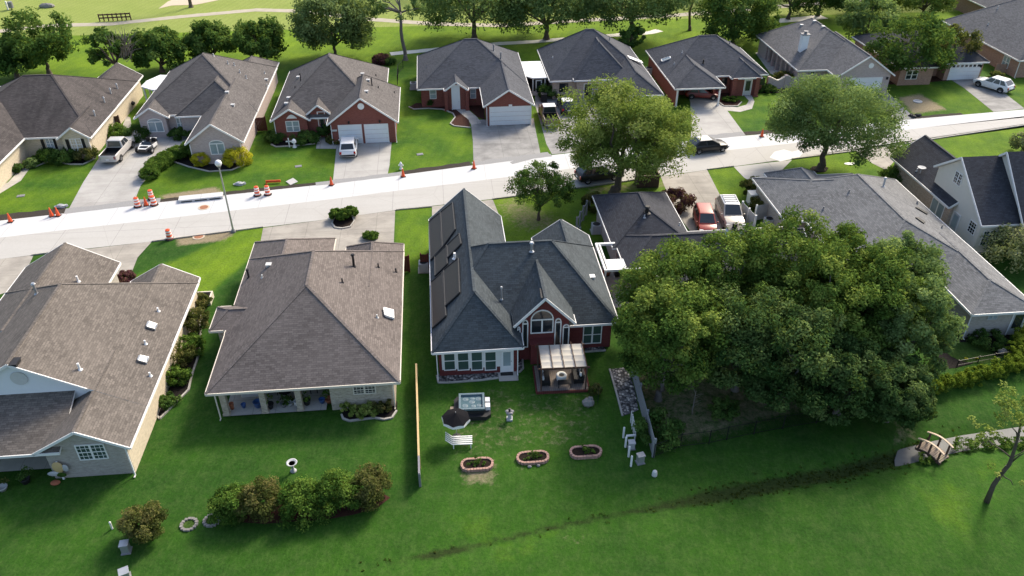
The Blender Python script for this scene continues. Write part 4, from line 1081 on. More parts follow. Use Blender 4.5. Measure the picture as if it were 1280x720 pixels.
# street trees
tree('shade_tree', 'large light green shade tree by the road before the tan brick house', G(768, 241), 7.2, 10.6, 1.6, 230, 300, .17, 'leaf_yellowgreen', 201, .42, 1.2, ry=5.6, off=(1.0, .6), hollow=.25, limbs=14)
tree('live_oak', 'dense round grey green oak in the front lawn beside the pale grey roof', G(1025, 212), 6.7, 9.8, 1.8, 210, 260, .17, 'leaf_oak', 202, .36, 1.25, ry=5.4, off=(.3, .4), hollow=.4, limbs=16)
tree('young_oak', 'small open crowned oak on the worn front lawn of the maroon house', G(673, 275), 2.7, 5.5, .9, 90, 150, .14, 'leaf_deep', 203, .12, .6, off=(.2, 0), hollow=.25, limbs=12)
# across the street and along the golf course
BG = 'trees along the golf course edge'
def bt(px, py, lab, r, top, bot, mat, seed, n=100, per=120, leaf=.3, **k):
    return tree(k.pop('name', 'broadleaf_tree'), lab, G(px, py), r, top, bot, n, per, leaf, 'leaf_'+mat, seed, k.pop('tr', .28), k.pop('cr', None), k.pop('group', BG), **k)
bt(62, 93, 'big dark tree behind the streaked brown roof at the left', 4.6, 8.4, 1.2, 'deep', 301, 80)
bt(22, 97, 'lower dark tree at the left edge in front of the cart path', 3.4, 5.2, .8, 'deep', 302)
t = bt(157, 100, 'half bare tree with grey twigs on one side between two dark trees', 2.9, 7.0, 1.6, 'deep', 303, 36, off=(-1.3, 0))
m = MB(); rng = np.random.default_rng(9)
for k in range(70):
    a = np.array([rng.normal(.9, .35), rng.normal(0, .4), rng.uniform(2.5, 4.8)]); b = a+np.array([rng.normal(.5, .7), rng.normal(0, .8), rng.uniform(.8, 2.6)]); limb(m, a, b, .05, .012, rng, 3)
m.build('bare_twigs', 'twig_grey', t)
bt(203, 90, 'round dark tree beside the low white patio cover', 3.5, 6.0, .6, 'deep', 304)
bt(268, 78, 'round dark tree second from the right in the row behind the pinkish brick house', 3.4, 5.8, .6, 'deep', 305)
bt(328, 80, 'rightmost round dark tree in the row behind the pinkish brick house', 3.7, 6.0, .6, 'deep', 306)
bt(420, 74, 'soft drooping willow like tree behind the two garage house', 5.4, 9.4, 1.0, 'willow', 307, 150, 140, name='willow_tree')
t = bt(507, 75, 'tall sparse pine with bare lower trunk beside the drainage channel', 3.9, 10.5, 6.2, 'oak', 308, 26, 70, cr=.85, hollow=.5, limbs=14, name='pine_tree', off=(-.4, 0), bark='bark_pale')
bt(593, 49, 'large spreading oak behind the roof of the double garage house', 8.6, 11.0, 1.6, 'oak', 309, 170, 130, tr=.42, ry=6)
bt(683, 49, 'wide dark oak behind the white sunroom', 7.8, 10.4, 1.2, 'oak', 310, 160, 130, tr=.4, ry=6)
bt(788, 48, 'wide oak with visible limbs behind the gap between two slate roofs', 8.0, 11.0, 1.8, 'oak', 311, 160, 130, tr=.4, ry=6)
bt(787, 66, 'low bushy tree at the back corner of the tan brick house', 2.0, 4.0, .2, 'deep', 312, 30)
m = None
t = bt(862, 38, 'tall bare trunked tree whose crown is above the photo', 3.5, 17, 10, 'oak', 313, 40, 60, tr=.22)
bt(915, 55, 'broad bright green tree at the corner of the carport house', 5.8, 8.8, .6, 'deep', 314, 130, 130)
bt(948, 48, 'small tree touching the columned side porch', 2.6, 5.0, .4, 'deep', 315, 36)
bt(985, 24, 'dark tree behind the chimney house, left of a pair', 5.0, 9.0, 1.2, 'deep', 316, 70)
bt(1022, 20, 'dark tree behind the chimney house, right of a pair', 4.6, 8.6, 1.2, 'deep', 317, 60)
bt(1078, 58, 'mid green tree between the chimney house and the dark roofed house', 4.0, 7.6, .6, 'oak', 318, 66)
bt(1058, 20, 'dark tree in the wooded corner above the chimney house', 5.0, 9.0, .6, 'deep', 319, 60)
bt(1152, 22, 'yellow green tree behind the ridge of the dark roofed house', 4.6, 7.0, .5, 'yellowgreen', 320, 66)
bt(1098, 14, 'bright yellow green shrubby tree in the wooded corner', 3.4, 4.6, .3, 'yellowgreen', 321, 40)
for i, (x, y, r, tp) in enumerate([(1030, -8, 5.5, 10), (1075, -10, 6, 11), (1125, -2, 6, 10), (1175, -6, 6, 10.5), (1215, -4, 6, 9), (1290, 20, 4, 6), (960, -6, 5, 10), (920, -14, 5, 10)]):
    bt(x, y, 'dark tree in the wooded strip along the top right of the photo', r, tp, .4, 'deep', 330+i, 60, 60, group='wooded strip beyond the far houses')
for i, (x, y, r, tp) in enumerate([(555, -14, 7, 11), (640, -8, 7, 11), (725, -8, 7, 12), (815, -6, 7, 12), (880, -14, 7, 11)]):
    bt(x, y, 'dark oak beyond the cart path at the top edge of the photo', r, tp, 1.8, 'oak', 345+i, 60, 60, group='oaks beyond the cart path')
bt(239, 9, 'tree beside the sand bunker with only its trunk in view', 3.5, 14, 6, 'oak', 352, 30, 50, tr=.3)
bt(1122, 103, 'full leafy tree in front of the dark roofed house', 5.0, 8.2, 1.6, 'deep', 353, 100, 100, .3, group='front yard trees of the dark roofed house', off=(1.3, .3), bark='bark_pale')
bt(1192, 92, 'smaller tree beside the white garage door with small windows', 3.0, 6.4, 1.0, 'olive', 354, 56, 90, .28, group='front yard trees of the dark roofed house', off=(-.6, .3))
# right edge
bush('leafy_shrub', 'pale feathery shrub tree in front of the siding house back windows', G(1262, 330), 2.6, 3.4, 'leaf_pale', 401, 60, 90, .17, ry=2.2)
bush('leafy_shrub', 'olive shrub cut by the right edge beside the bright front lawn', G(1277, 190), 1.6, 2.4, 'leaf_pale', 402, 34, 80, .2)
bush('round_shrub', 'dark round shrub against the brick wing of the siding house', G(1117, 229), 1.6, 1.7, 'leaf_deep', 403, 40, 80, .16, ry=1.2)
# leaning tree by the creek
def leaning():
    rng = np.random.default_rng(77); b = G(1232, 627); z = float(zf(b.x, b.y)); t = thing('leaning_tree', 'sparse young tree leaning right over the grass near the footbridge', 'tree', (b.x, b.y, z))
    px = [(1234, 626), (1242, 606), (1252, 592), (1262, 580), (1268, 562), (1273, 545), (1277, 522)]
    pts = [atY(x, y, b.y)-Vector((b.x, b.y, z)) for x, y in px]; pts[0].z = -.1
    m = MB(); m.tube(pts, [.17, .13, .12, .11, .085, .07, .04], 8)
    br = [((1264, 577), (1285, 566)), ((1252, 592), (1262, 600)), ((1264, 572), (1240, 556)), ((1240, 556), (1226, 540)), ((1272, 548), (1258, 525)), ((1276, 525), (1292, 505)), ((1264, 578), (1296, 548))]
    cl = []
    for i, (p, q) in enumerate(br):
        a = atY(*p, b.y)-Vector((b.x, b.y, z)); c = atY(*q, b.y)-Vector((b.x, b.y, z)); c.y += rng.uniform(-.5, .5); limb(m, a, c, .05, .015, rng, 3)
    m.build('trunk', 'bark', t, True)
    for x, y, r, k in ((1258, 505, .75, 12), (1276, 500, .9, 14), (1222, 536, .5, 6), (1236, 538, .45, 5), (1283, 530, .7, 8), (1270, 520, .6, 7), (1242, 590, .3, 2), (1292, 552, .5, 5), (1250, 515, .5, 6), (1285, 605, .35, 3)):
        c = atY(x, y, b.y)-Vector((b.x, b.y, z))
        for _ in range(k): cl.append((c.x+rng.normal()*r*.6, rng.normal()*r*.8, c.z+rng.normal()*r*.35, .26, rng.uniform(.3, .9)))
    leafmesh('crown', cl, 26, .13, 'leaf_yellowgreen', rng, t)
leaning()
# shrubs
for i, (x, y, r, hh, mat, lab) in enumerate([
    (185, 668, 1.15, 2.0, 'olive', 'single rounded bronze green shrub on the back lawn below the tan roofed house'),
    (292, 643, 1.2, 1.7, 'hedge', 'light green shrub at the left end of the clump of five on the back lawn'),
    (328, 640, 1.3, 2.0, 'olive', 'bronze tinged shrub second from the left in the clump of five on the back lawn'),
    (382, 636, 1.45, 2.0, 'hedge', 'light green shrub in the middle of the clump of five on the back lawn'),
    (425, 630, 1.35, 1.95, 'hedge', 'light green shrub second from the right in the clump of five on the back lawn'),
    (464, 622, 1.3, 2.1, 'olive', 'bronze tinged shrub at the right end of the clump of five on the back lawn')]):
    bush('garden_shrub', lab, G(x, y), r, hh, 'leaf_'+mat, 420+i, 60, 150, .11, 'shrubs on the back lawn')
for i, (x, y, r, hh, mat, lab) in enumerate([(249, 388, .95, 1.2, 'olive', 'grey brown shrub at the top of the side bed beside the white edged planter'), (246, 416, 1.1, 2.0, 'olive', 'tall bronze shrub in the side bed along the tan roof'), (236, 440, 1.1, 1.4, 'hedge', 'bright green broad leaved shrub in the side bed along the tan roof'), (224, 456, 1.05, 1.7, 'olive', 'bronze shrub below the bright one in the side bed'), (221, 478, .9, 1.0, 'hedge', 'small grey green shrub low in the side bed'), (209, 507, .7, .7, 'deep', 'smallest dark shrub at the bottom end of the side bed')]):
    bush('border_shrub', lab, G(x, y), r, hh, 'leaf_'+mat, 430+i, 36, 80, .13, 'shrubs in the side bed')
for i, (x, y) in enumerate([(436, 518), (446, 519), (456, 519), (466, 518), (474, 515), (482, 513)]):
    bush('yellow_shrub', ['leftmost yellow green shrub in the curved back bed', 'second yellow green shrub from the left in the curved back bed', 'third yellow green shrub from the left in the curved back bed', 'fourth yellow green shrub from the left in the curved back bed', 'fifth yellow green shrub, near the right of the curved back bed', 'darker shrub at the right end of the row in the curved back bed'][i], G(x, y), .55, .8, 'leaf_yellowgreen' if i < 4 else 'leaf_olive', 440+i, 16, 60, .1, 'shrubs in the curved back bed')
for i, (x, y, r) in enumerate([(188, 222, .95), (194, 214.5, .9), (201, 209, .95), (208, 204, .9), (216, 199.5, .9), (224, 196.5, .9), (233, 196, 1.05)]):
    bush('clipped_shrub', ['first, nearest the road, of the clipped round shrubs curving along the driveway', 'second clipped round shrub from the road along the driveway', 'third clipped round shrub from the road along the driveway', 'fourth clipped round shrub from the road along the driveway', 'fifth clipped round shrub from the road along the driveway', 'sixth clipped round shrub from the road along the driveway', 'tallest clipped shrub at the house end of the driveway row'][i], G(x, y), r, 1.2+(.4 if i == 6 else 0), 'leaf_hedge', 450+i, 60, 120, .1, 'clipped shrubs along the driveway', hollow=.75)
bush('golden_shrub', 'small golden shrub in the black mulch bed, nearer the driveway', G(252, 207), .8, 1.3, 'leaf_gold', 460, 50, 110, .1, 'golden shrubs', hollow=.75)
bush('golden_shrub', 'larger golden shrub at the right corner of the pinkish brick house', G(298, 207), 1.25, 1.9, 'leaf_gold', 461, 70, 110, .11, 'golden shrubs', hollow=.75)
for i, (x, y, r, hh, mat, lab) in enumerate([(58, 202, 1.2, 1.2, 'hedge', 'left clipped hedge shrub below the shuttered windows'), (80, 202, 1.4, 1.3, 'deep', 'middle clipped hedge shrub below the shuttered windows'), (109, 199, 1.2, 1.4, 'olive', 'bronze hedge shrub at the right corner below the shuttered windows'), (40, 208, .9, .8, 'oak', 'pale green shrub at the bend of the far left walk'), (147, 170, 1.3, 1.2, 'hedge', 'bright green shrub behind the silver pickup'), (172, 174, 1.3, 1.5, 'deep', 'dark shrub left of the arched window by the pickup'), (18, 215, .8, .8, 'deep', 'small shrub against the cream garage wall at the left edge'), (225, 172, 1.1, .9, 'deep', 'low shrubs under the narrow window of the pinkish brick house'),
    (345, 176, 1.1, 1.1, 'deep', 'clipped shrub left of the white cross ornament'), (384, 178, 1.4, 1.1, 'deep', 'wide clipped shrub right of the white cross ornament'), (408, 170, .9, 1.5, 'deep', 'upright shrub beside the two garage house entry'), (419, 178, .8, .8, 'olive', 'small shrub at the left garage corner of the two garage house'),
    (537, 130, 1.3, 1.3, 'deep', 'dark shrub under the left window of the double garage house'), (592, 128, .8, .9, 'deep', 'small shrub under the right window of the double garage house'),
    (683, 122, 1.2, 1.6, 'deep', 'square dark shrub at the corner of the tan brick house'), (706, 120, 1.6, .6, 'olive', 'low shrubs under the dark window of the tan brick house'),
    (945, 113, 1.2, .9, 'deep', 'dark shrub right of the carport house entry'), (960, 114, 1.1, .8, 'deep', 'dark shrub near the end of the carport house front bed'), (980, 104, 1.4, 1.4, 'olive', 'shrub behind the curved brick garden wall'), (912, 126, 1.0, .5, 'hedge', 'low green plants in the round red bed by the carport'),
    (630, 75, 1.1, 1.4, 'deep', 'dark shrub beside the white sunroom'), (477, 79, 1.2, 1.2, 'purple', 'reddish shrub on the lawn behind the two garage house'), (486, 80, .9, .9, 'deep', 'small green shrub next to the reddish shrub on the far lawn'),
    (421, 274, .65, 1.0, 'hedge', 'left of three round shrubs in the small driveway island'), (429, 275, .6, 1.1, 'hedge', 'middle of three round shrubs in the small driveway island'), (438, 272, .65, 1.1, 'hedge', 'right of three round shrubs in the small driveway island'),
    (157, 352, .75, .8, 'purple', 'small purple leaved shrub behind the tan roof'), (845, 262, 1.5, 2.0, 'purple', 'purple leaved shrub beside the driveway with the red car'), (740, 262, 1.0, 1.9, 'olive', 'brown green shrub at the corner of the charcoal roof'),
    (937, 243, 1.0, 2.0, 'olive', 'round shrub beside the pale grey roof front corner'), (951, 262, 1.2, 1.2, 'olive', 'reddish green shrub behind the white side gate'), (464, 297, .6, .6, 'hedge', 'small shrub at the front corner of the stone brick house'), (1243, 105, 1.0, 1.6, 'olive', 'small shrub beside the brick wall behind the white car'), (1232, 428, 1.3, .9, 'deep', 'low green plants against the brick below the pale grey roof'), (743, 494, .4, .9, 'olive', 'small plant beside the boulder on the back lawn')]):
    bush('garden_shrub', lab, G(x, y), r, hh, 'leaf_'+mat, 470+i, 40, 120, (.14 if y < 280 else .1)*(1.3 if mat == 'purple' else 1), hollow=.5)
def hedge(name, label, pts, w, h, mat, seed):
    rng = np.random.default_rng(seed); cl = []; ps = [Vector((p[0], p[1], 0)) for p in pts]; o0 = ps[0]
    for a, b in zip(ps, ps[1:]):
        k = int((b-a).length/.045)
        for i in range(k):
            for _ in range(2):
                p = a.lerp(b, rng.random()); cl.append((p.x-o0.x+rng.uniform(-w, w), p.y-o0.y+rng.uniform(-w, w), rng.uniform(.12, h-.08), .17, np.clip(rng.normal(.55, .2), 0, 1)))
    o = leafmesh(name, cl, 34, .11, mat, rng); o.location = o0; return tag(o, label, 'hedge')
hedge('clipped_hedge', 'long clipped lime green hedge at the lower right, bending to the house corner', [G(1142, 497), G(1190, 484), G(1240, 470), G(1275, 460), G(1300, 450)], .5, 1.25, 'leaf_limehedge', 501)
hedge('clipped_hedge', 'short clipped hedge running back to the house corner at the right edge', [G(1268, 452), G(1276, 430), G(1290, 415)], .6, 1.2, 'leaf_limehedge', 502)
# ------------------------------------------------------------------ vehicles (x forward)
def lerp3(a, b, t): return tuple(x+(y-x)*t for x, y in zip(a, b))
def quad_in(q, i0, i1, j0, j1, d):
    """sub-quad of a quad, pushed out by d"""
    def pt(i, j): return Vector(lerp3(lerp3(q[0], q[1], i), lerp3(q[3], q[2], i), j))
    n = (Vector(q[1])-Vector(q[0])).cross(Vector(q[3])-Vector(q[0])).normalized()
    return [p+n*d for p in (pt(i0, j0), pt(i1, j0), pt(i1, j1), pt(i0, j1))]
def wheel(root, x, y, r, side, w=.22):
    m = MB(); ys = y; prof = [(r*.6, -w/2), (r*.93, -w/2), (r, -w*.32), (r, w*.32), (r*.93, w/2), (r*.6, w/2)]
    n = 18; vs = [(rr*math.cos(2*math.pi*j/n), yy, rr*math.sin(2*math.pi*j/n)) for rr, yy in prof for j in range(n)]
    k = len(prof); fs = [(i*n+j, i*n+(j+1) % n, (i+1)*n+(j+1) % n, (i+1)*n+j) for i in range(k-1) for j in range(n)]
    m.add(vs, fs); wh = m.build('wheel', 'rubber', root, True); wh.location = (x, y, r)
    m = MB(); m.tube([(0, side*w*.25, 0), (0, side*w*.42, 0)], [r*.62, r*.55], 16)
    for a in range(5):
        c, s_ = math.cos(a*1.2566), math.sin(a*1.2566); m.beam((c*r*.1, side*w*.45, s_*r*.1), (c*r*.56, side*w*.45, s_*r*.56), r*.16, .03)
    m.build('rim', 'chrome', wh)
def car(name, label, P, heading, kind, paint, L=4.6, Wd=1.82, H=1.62, roof_paint=None, lower=None, group=None, rack=False):
    t = thing(name, label, 'pickup truck' if kind == 'pickup' else ('suv' if kind == 'suv' else 'car'), (P[0], P[1], .02), heading, group)
    w = Wd/2; x0, x1 = -L/2, L/2; zb = .24; belt = H*.6; hood = H*.58 if kind != 'hatch' else H*.56
    wr = .37 if kind in ('suv', 'pickup') else .33
    # lower body, lofted station by station
    st = [(x0, .42, belt*.72, .86), (x0+.12, .30, belt*.94, .95), (x0+.6, zb, belt, 1), (x0+L*.35, zb, belt, 1), (x0+L*.62, zb, belt*.99, 1), (x0+L*.72, zb, hood, .99), (x1-.45, zb+.02, hood*.93, .96), (x1-.12, .30, hood*.80, .88), (x1, .40, hood*.62, .78)]
    if kind == 'pickup': st = [(x0, .45, belt*.97, .95), (x0+.1, .36, belt, .98), (x0+.6, .34, belt, 1), (x0+L*.40, .34, belt, 1), (x0+L*.68, .34, belt, 1), (x0+L*.76, .34, hood*1.02, 1), (x1-.4, .36, hood*.98, .98), (x1-.08, .40, hood*.9, .94), (x1, .45, hood*.7, .9)]
    vs = []; n = 8
    for x, za, zt, k in st:
        ww = w*k; zm = za+(zt-za)*.55
        vs += [(x, -ww*.9, za), (x, -ww, za+.12), (x, -ww, zm), (x, -ww*.93, zt), (x, ww*.93, zt), (x, ww, zm), (x, ww, za+.12), (x, ww*.9, za)]
    fs = [(i*n+j, (i+1)*n+j, (i+1)*n+(j+1) % n, i*n+(j+1) % n) for i in range(len(st)-1) for j in range(n)]
    fs += [tuple(range(n)), tuple((len(st)-1)*n+j for j in range(n))[::-1]]
    body = MB()
    if kind == 'pickup':                       # leave the bed open
        bedx = x0+L*.40
        fs = [f for f in fs if not (abs(vs[f[0]][2]-belt) < .06 and all(vs[i][2] > belt*.9 for i in f) and max(vs[i][0] for i in f) <= bedx+.01)]
        body.add(vs, [f for f in fs])
        body.box(x0+.02, x0+.1, -w*.9, w*.9, .5, belt); body.box(x0+.1, bedx, -w*.95, -w*.82, .6, belt+.01); body.box(x0+.1, bedx, w*.82, w*.95, .6, belt+.01)
        ln = MB(); ln.box(x0+.1, bedx, -w*.82, w*.82, .62, .7); ln.box(bedx-.04, bedx, -w*.82, w*.82, .7, belt); ln.box(x0+.1, bedx, -w*.82, -w*.8, .7, belt-.02); ln.box(x0+.1, bedx, w*.8, w*.82, .7, belt-.02); ln.box(x0+.1, x0+.13, -w*.8, w*.8, .7, belt-.02)
        ln.build('bed_liner', 'black', t)
    else: body.add(vs, fs)
    # cabin
    if kind == 'pickup': cb = (x0+L*.40, x0+L*.76); ct = (x0+L*.43, x0+L*.64)
    elif kind == 'suv': cb = (x0+.12, x0+L*.74); ct = (x0+.78, x0+L*.55)
    elif kind == 'van': cb = (x0+.1, x0+L*.80); ct = (x0+.3, x0+L*.58)
    else: cb = (x0+.12, x0+L*.76); ct = (x0+L*.20, x0+L*.52)
    wb, wt = w*.92, w*.76; zt = H
    b = [(cb[0], -wb, belt-.02), (cb[1], -wb, belt-.02), (cb[1], wb, belt-.02), (cb[0], wb, belt-.02)]
    tp = [(ct[0], -wt, zt-.05), (ct[1], -wt, zt-.05), (ct[1], wt, zt-.05), (ct[0], wt, zt-.05)]
    tp2 = [(ct[0]+.12, -wt*.88, zt), (ct[1]-.15, -wt*.88, zt), (ct[1]-.15, wt*.88, zt), (ct[0]+.12, wt*.88, zt)]
    body.add(b+tp, [(0, 1, 5, 4), (1, 2, 6, 5), (2, 3, 7, 6), (3, 0, 4, 7)])
    body.add(b+tp+tp2, [(4, 5, 9, 8), (5, 6, 10, 9), (6, 7, 11, 10), (7, 4, 8, 11), (8, 9, 10, 11)], 1 if roof_paint else 0)
    bo = body.build('body', ['car_'+paint, 'car_'+(roof_paint or paint)], t, True)
    bv = bo.modifiers.new('bevel', 'BEVEL'); bv.width = .07; bv.segments = 2; bv.limit_method = 'ANGLE'; bv.angle_limit = R(22); bv.harden_normals = False
    if lower:
        m = MB(); m.box(x0+.5, x1-.5, -w-.008, -w+.04, .3, belt*.62); m.box(x0+.5, x1-.5, w-.04, w+.008, .3, belt*.62); m.build('side_panel', 'car_'+lower, t)
    def pane(nm, q, *a):
        m = MB(); p = quad_in(q, *a, .012); m.add(p, [(0, 1, 2, 3)]); m.build(nm, 'glass', t)
    right = [b[0], b[1], tp[1], tp[0]]; left = [b[2], b[3], tp[3], tp[2]]; fr = [b[1], b[2], tp[2], tp[1]]; rr = [b[3], b[0], tp[0], tp[3]]
    pane('windshield', fr, .06, .94, .08, .96); pane('rear_window', rr, .08, .92, .22 if kind != 'pickup' else .1, .94)
    cuts = [(.08, .47), (.52, .90)] if kind != 'van' else [(.06, .34), (.38, .64), (.68, .93)]
    if kind == 'suv': cuts = [(.07, .30), (.34, .60), (.64, .92)]
    for q, mir in ((right, False), (left, True)):
        for a, c in cuts:
            if mir: a, c = 1-c, 1-a
            pane('side_window', q, a, c, .12, .9)
    for sx in (-1, 1):
        m = MB(); m.box(x1-.22, x1-.02, sx*w*.72-.16, sx*w*.72+.16, hood*.62, hood*.80); m.build('headlight', 'headlamp', t)
        m = MB(); m.box(x0+.0, x0+.09, sx*w*.80-.11, sx*w*.80+.11, belt*.62, belt*.92); m.build('taillight', 'taillamp', t)
        m = MB(); mx = cb[1]-.25; m.ball((mx, sx*(w+.08), belt+.04), .07, .1, .07, 8, 5); m.build('mirror', 'car_'+paint, t)
        for xx in (x0+L*.19, x1-L*.18): wheel(t, xx, sx*(w-.11), wr, sx)
        for xx in (x0+L*.19, x1-L*.18):
            m = MB(); n_ = 12; pts = [(xx+(wr+.09)*math.cos(math.pi*i/n_), sx*(w+.004), wr*.9+(wr+.09)*math.sin(math.pi*i/n_)) for i in range(n_+1)]
            m.add(pts, [tuple(range(n_+1))]); m.build('wheel_arch', 'rubber', t)
    m = MB(); m.box(x0-.05, x0+.06, -w*.85, w*.85, .42, .58); m.build('bumper', 'dark' if kind != 'pickup' else 'metal', t)
    m = MB(); m.box(x1-.06, x1+.03, -w*.7, w*.7, .40, .58); m.box(x1-.08, x1-.0, -w*.45, w*.45, .6, hood*.7); m.build('grille', 'dark', t)
    m = MB(); m.box(x0-.06, x0-.05, -.16, .16, .62, .74); m.build('license_plate', 'white', t)
    if rack:
        m = MB()
        for sy in (-1, 1): m.beam((ct[0]+.2, sy*wt*.8, zt+.05), (ct[1]-.2, sy*wt*.8, zt+.05), .05)
        for k in range(4): x = ct[0]+.4+k*(ct[1]-ct[0]-.8)/3; m.beam((x, -wt*.8, zt+.05), (x, wt*.8, zt+.05), .05)
        m.build('roof_rack', 'ltgrey', t)
    return t
def head(p, q): d = G(*q)-G(*p); return math.atan2(d.y, d.x)
car('pickup_truck', 'silver pickup with open dark bed parked facing the garage of the pinkish brick house', G(149, 193.5), head((141, 201), (158, 182)), 'pickup', 'silver', 5.6, 1.95, 1.85)
car('parked_suv', 'white suv with dark rear window facing the closed left garage door', G(436.5, 189), head((435, 198), (437, 178)), 'suv', 'white', 4.6, 1.88, 1.62)
car('pickup_truck', 'dark bronze pickup with white cab roof beside the narrow grass strip', G(686, 150), head((689, 158), (681, 137)), 'pickup', 'bronze', 5.7, 1.95, 1.85, 'white')
car('parked_hatchback', 'dark blue hatchback with white roof parked by the tan brick house', G(707.5, 137), head((709, 142), (703, 128)), 'hatch', 'darkblue', 4.2, 1.8, 1.55, 'white')
car('parked_suv', 'white crossover parked at the bottom of a stained driveway, upper right', G(1240, 111), head((1249, 113), (1229, 107)), 'suv', 'white', 4.7, 1.88, 1.64)
car('moving_car', 'black hatchback with pale roof driving along the street', G(884, 188), head((868, 189.5), (902, 186)), 'hatch', 'blackcar', 4.4, 1.8, 1.55, 'silver')
car('parked_suv', 'dark suv parked at the kerb half hidden under the light green shade tree', G(747, 224), head((731, 226), (765, 221)), 'suv', 'blackcar', 4.6, 1.85, 1.75, 'silver')
car('parked_car', 'red car with white nose inside the open carport', G(877, 122), head((867, 121), (888, 122)), 'hatch', 'maroon', 4.3, 1.75, 1.4)
car('parked_hatchback', 'small red car with pale red roof in the front row driveway', G(880, 283), head((876, 268), (885, 296)), 'van', 'redcar', 4.1, 1.75, 1.6)
car('parked_suv', 'tan and white suv with roof rack beside the red car', G(911, 275), head((904, 260), (919, 293)), 'suv', 'champagne', 5.0, 1.95, 1.85, 'white', 'bronze', rack=True)
def trike():
    a = head((183, 187), (196, 176)); p = G(188, 186); t = thing('motor_trike', 'black and white three wheeled roadster on the pinkish house driveway', 'trike', (p.x, p.y, .02), a+math.pi)
    m = MB(); st = [(-1.35, .12, .45, .62), (-.9, .42, .3, .8), (-.2, .72, .2, .72), (.5, .78, .2, .68), (1.2, .7, .25, .75), (1.7, .5, .3, .6)]
    vs = [q for x, w, a0, b0 in st for q in ((x, -w, a0), (x, -w, b0*.8), (x, -w*.6, b0), (x, w*.6, b0), (x, w, b0*.8), (x, w, a0))]
    m.add(vs, [(i*6+j, (i+1)*6+j, (i+1)*6+(j+1) % 6, i*6+(j+1) % 6) for i in range(5) for j in range(6)]+[tuple(range(6)), tuple(range(35, 29, -1))]); m.build('body', 'car_blackcar', t)
    m = MB(); m.add([(.7, -.7, .74), (1.65, -.45, .66), (1.65, .45, .66), (.7, .7, .74)], [(0, 1, 2, 3)]); m.box(-1.2, -.7, -.38, .38, .8, .86); m.box(-.3, .6, -.8, -.7, .4, .75); m.box(-.3, .6, .7, .8, .4, .75); m.build('body_panel', 'car_white', t)
    for y in (-.33, .33):
        m = MB(); m.box(-.5, .1, y-.24, y+.24, .5, .68); m.box(-.66, -.48, y-.22, y+.22, .6, 1.05); m.build('seat', 'black', t)
    m = MB(); m.add([(.62, -.6, .72), (.62, .6, .72), (.45, .5, 1.0), (.45, -.5, 1.0)], [(0, 1, 2, 3)]); m.build('windscreen', 'glass', t)
    m = MB(); m.tube([(-.55, -.35, .9), (-.6, -.3, 1.15), (-.6, .3, 1.15), (-.55, .35, .9)], .04, 6); m.build('roll_hoop', 'black', t)
    for x, y, s_, w in ((1.15, -.82, -1, .25), (1.15, .82, 1, .25), (-1.2, 0, 1, .3)): wheel(t, x, y, .34, s_, w)
trike()
# ------------------------------------------------------------------ road works
def drum0():
    t = thing('traffic_drum', '', 'traffic drum', (0, 0, 0), 0, 'orange and white traffic drums')
    m = MB(); m.lathe((0, 0, .06), [(.27, 0), (.26, .3), (.245, .31), (.235, .6), (.22, .61), (.2, .92), (.1, .95)], 16); m.build('body', 'orange', t)
    for z, r in ((.16, .273), (.5, .25), (.74, .235)):
        m = MB(); m.lathe((0, 0, z), [(r, 0), (r-.008, .14)], 16); m.build('band', 'reflect', t)
    m = MB(); m.lathe((0, 0, 0), [(.4, 0), (.4, .05), (.3, .09)], 16); m.build('base', 'rubber', t)
    m = MB(); m.tube([(-.07, 0, .98), (-.05, 0, 1.06), (.05, 0, 1.06), (.07, 0, .98)], .02, 6); m.build('handle', 'orange', t); return t
d0 = drum0()
for i, (x, y, lab) in enumerate([(172.5, 258.5, 'traffic drum at the end of the gravel strip, closest to the wide driveway'), (190, 249, 'upright traffic drum standing behind the closest pair at the gravel end'), (193, 256.5, 'traffic drum at the kerb next to an orange cone, right of the gravel strip'), (212.5, 299, 'single traffic drum on the near side of the street beside the sandy patch'), (322, 244.5, 'left of the two traffic drums by the dark trench beside the fallen barrier'), (335, 243.5, 'right of the two traffic drums by the dark trench beside the fallen barrier')]):
    p = G(x, y); p.z = .02
    if i == 0: d0.location = p; d0['label'] = lab
    else: copy_thing(d0, p, i*1.1, lab)
def cone0():
    t = thing('traffic_cone', '', 'traffic cone', (0, 0, 0), 0, 'orange traffic cones')
    m = MB(); m.lathe((0, 0, .04), [(.19, 0), (.045, .86), (.03, .88)], 14); m.build('body', 'orange', t)
    m = MB(); m.lathe((0, 0, .48), [(.115, 0), (.09, .14)], 14); m.build('band', 'reflect', t)
    m = MB(); m.box(-.24, .24, -.24, .24, 0, .045); m.build('base', 'rubber', t); return t
c0 = cone0()
for i, (x, y, lab) in enumerate([(13.5, 277.5, 'leftmost orange cone, alone on the trench edge'), (65, 270.5, 'taller looking of two orange cones at the corner of the wide driveway'), (73, 270, 'right of two orange cones at the corner of the wide driveway'), (183, 257, 'orange cone between two drums at the gravel strip'), (94*0+414.5, 231.5, 'orange cone at the left corner of the driveway with the white suv'), (504, 221, 'orange cone beside the white hydrant'), (592.5, 211, 'orange cone at the left corner of the double garage driveway'), (952, 171, 'orange cone at the kerb in front of the carport house lawn')]):
    p = G(x, y); p.z = .03
    if i == 0: c0.location = p; c0['label'] = lab
    else: copy_thing(c0, p, i*.7, lab)
def place(m, name, mats, P, label, cat, rz=0, group=None, z=0, smooth=False):
    o = m.build(name, mats, None, smooth, (P[0], P[1], z), rz); return tag(o, label, cat, group)
m = MB(); m.box(-.75, .75, -.04, .04, .1, .35); m.box(-.75, -.68, -.2, .2, 0, .12); place(m, 'barrier_board', 'orange', G(342, 229), 'fallen orange barrier board on the grass beside the trench', 'barrier', .1)
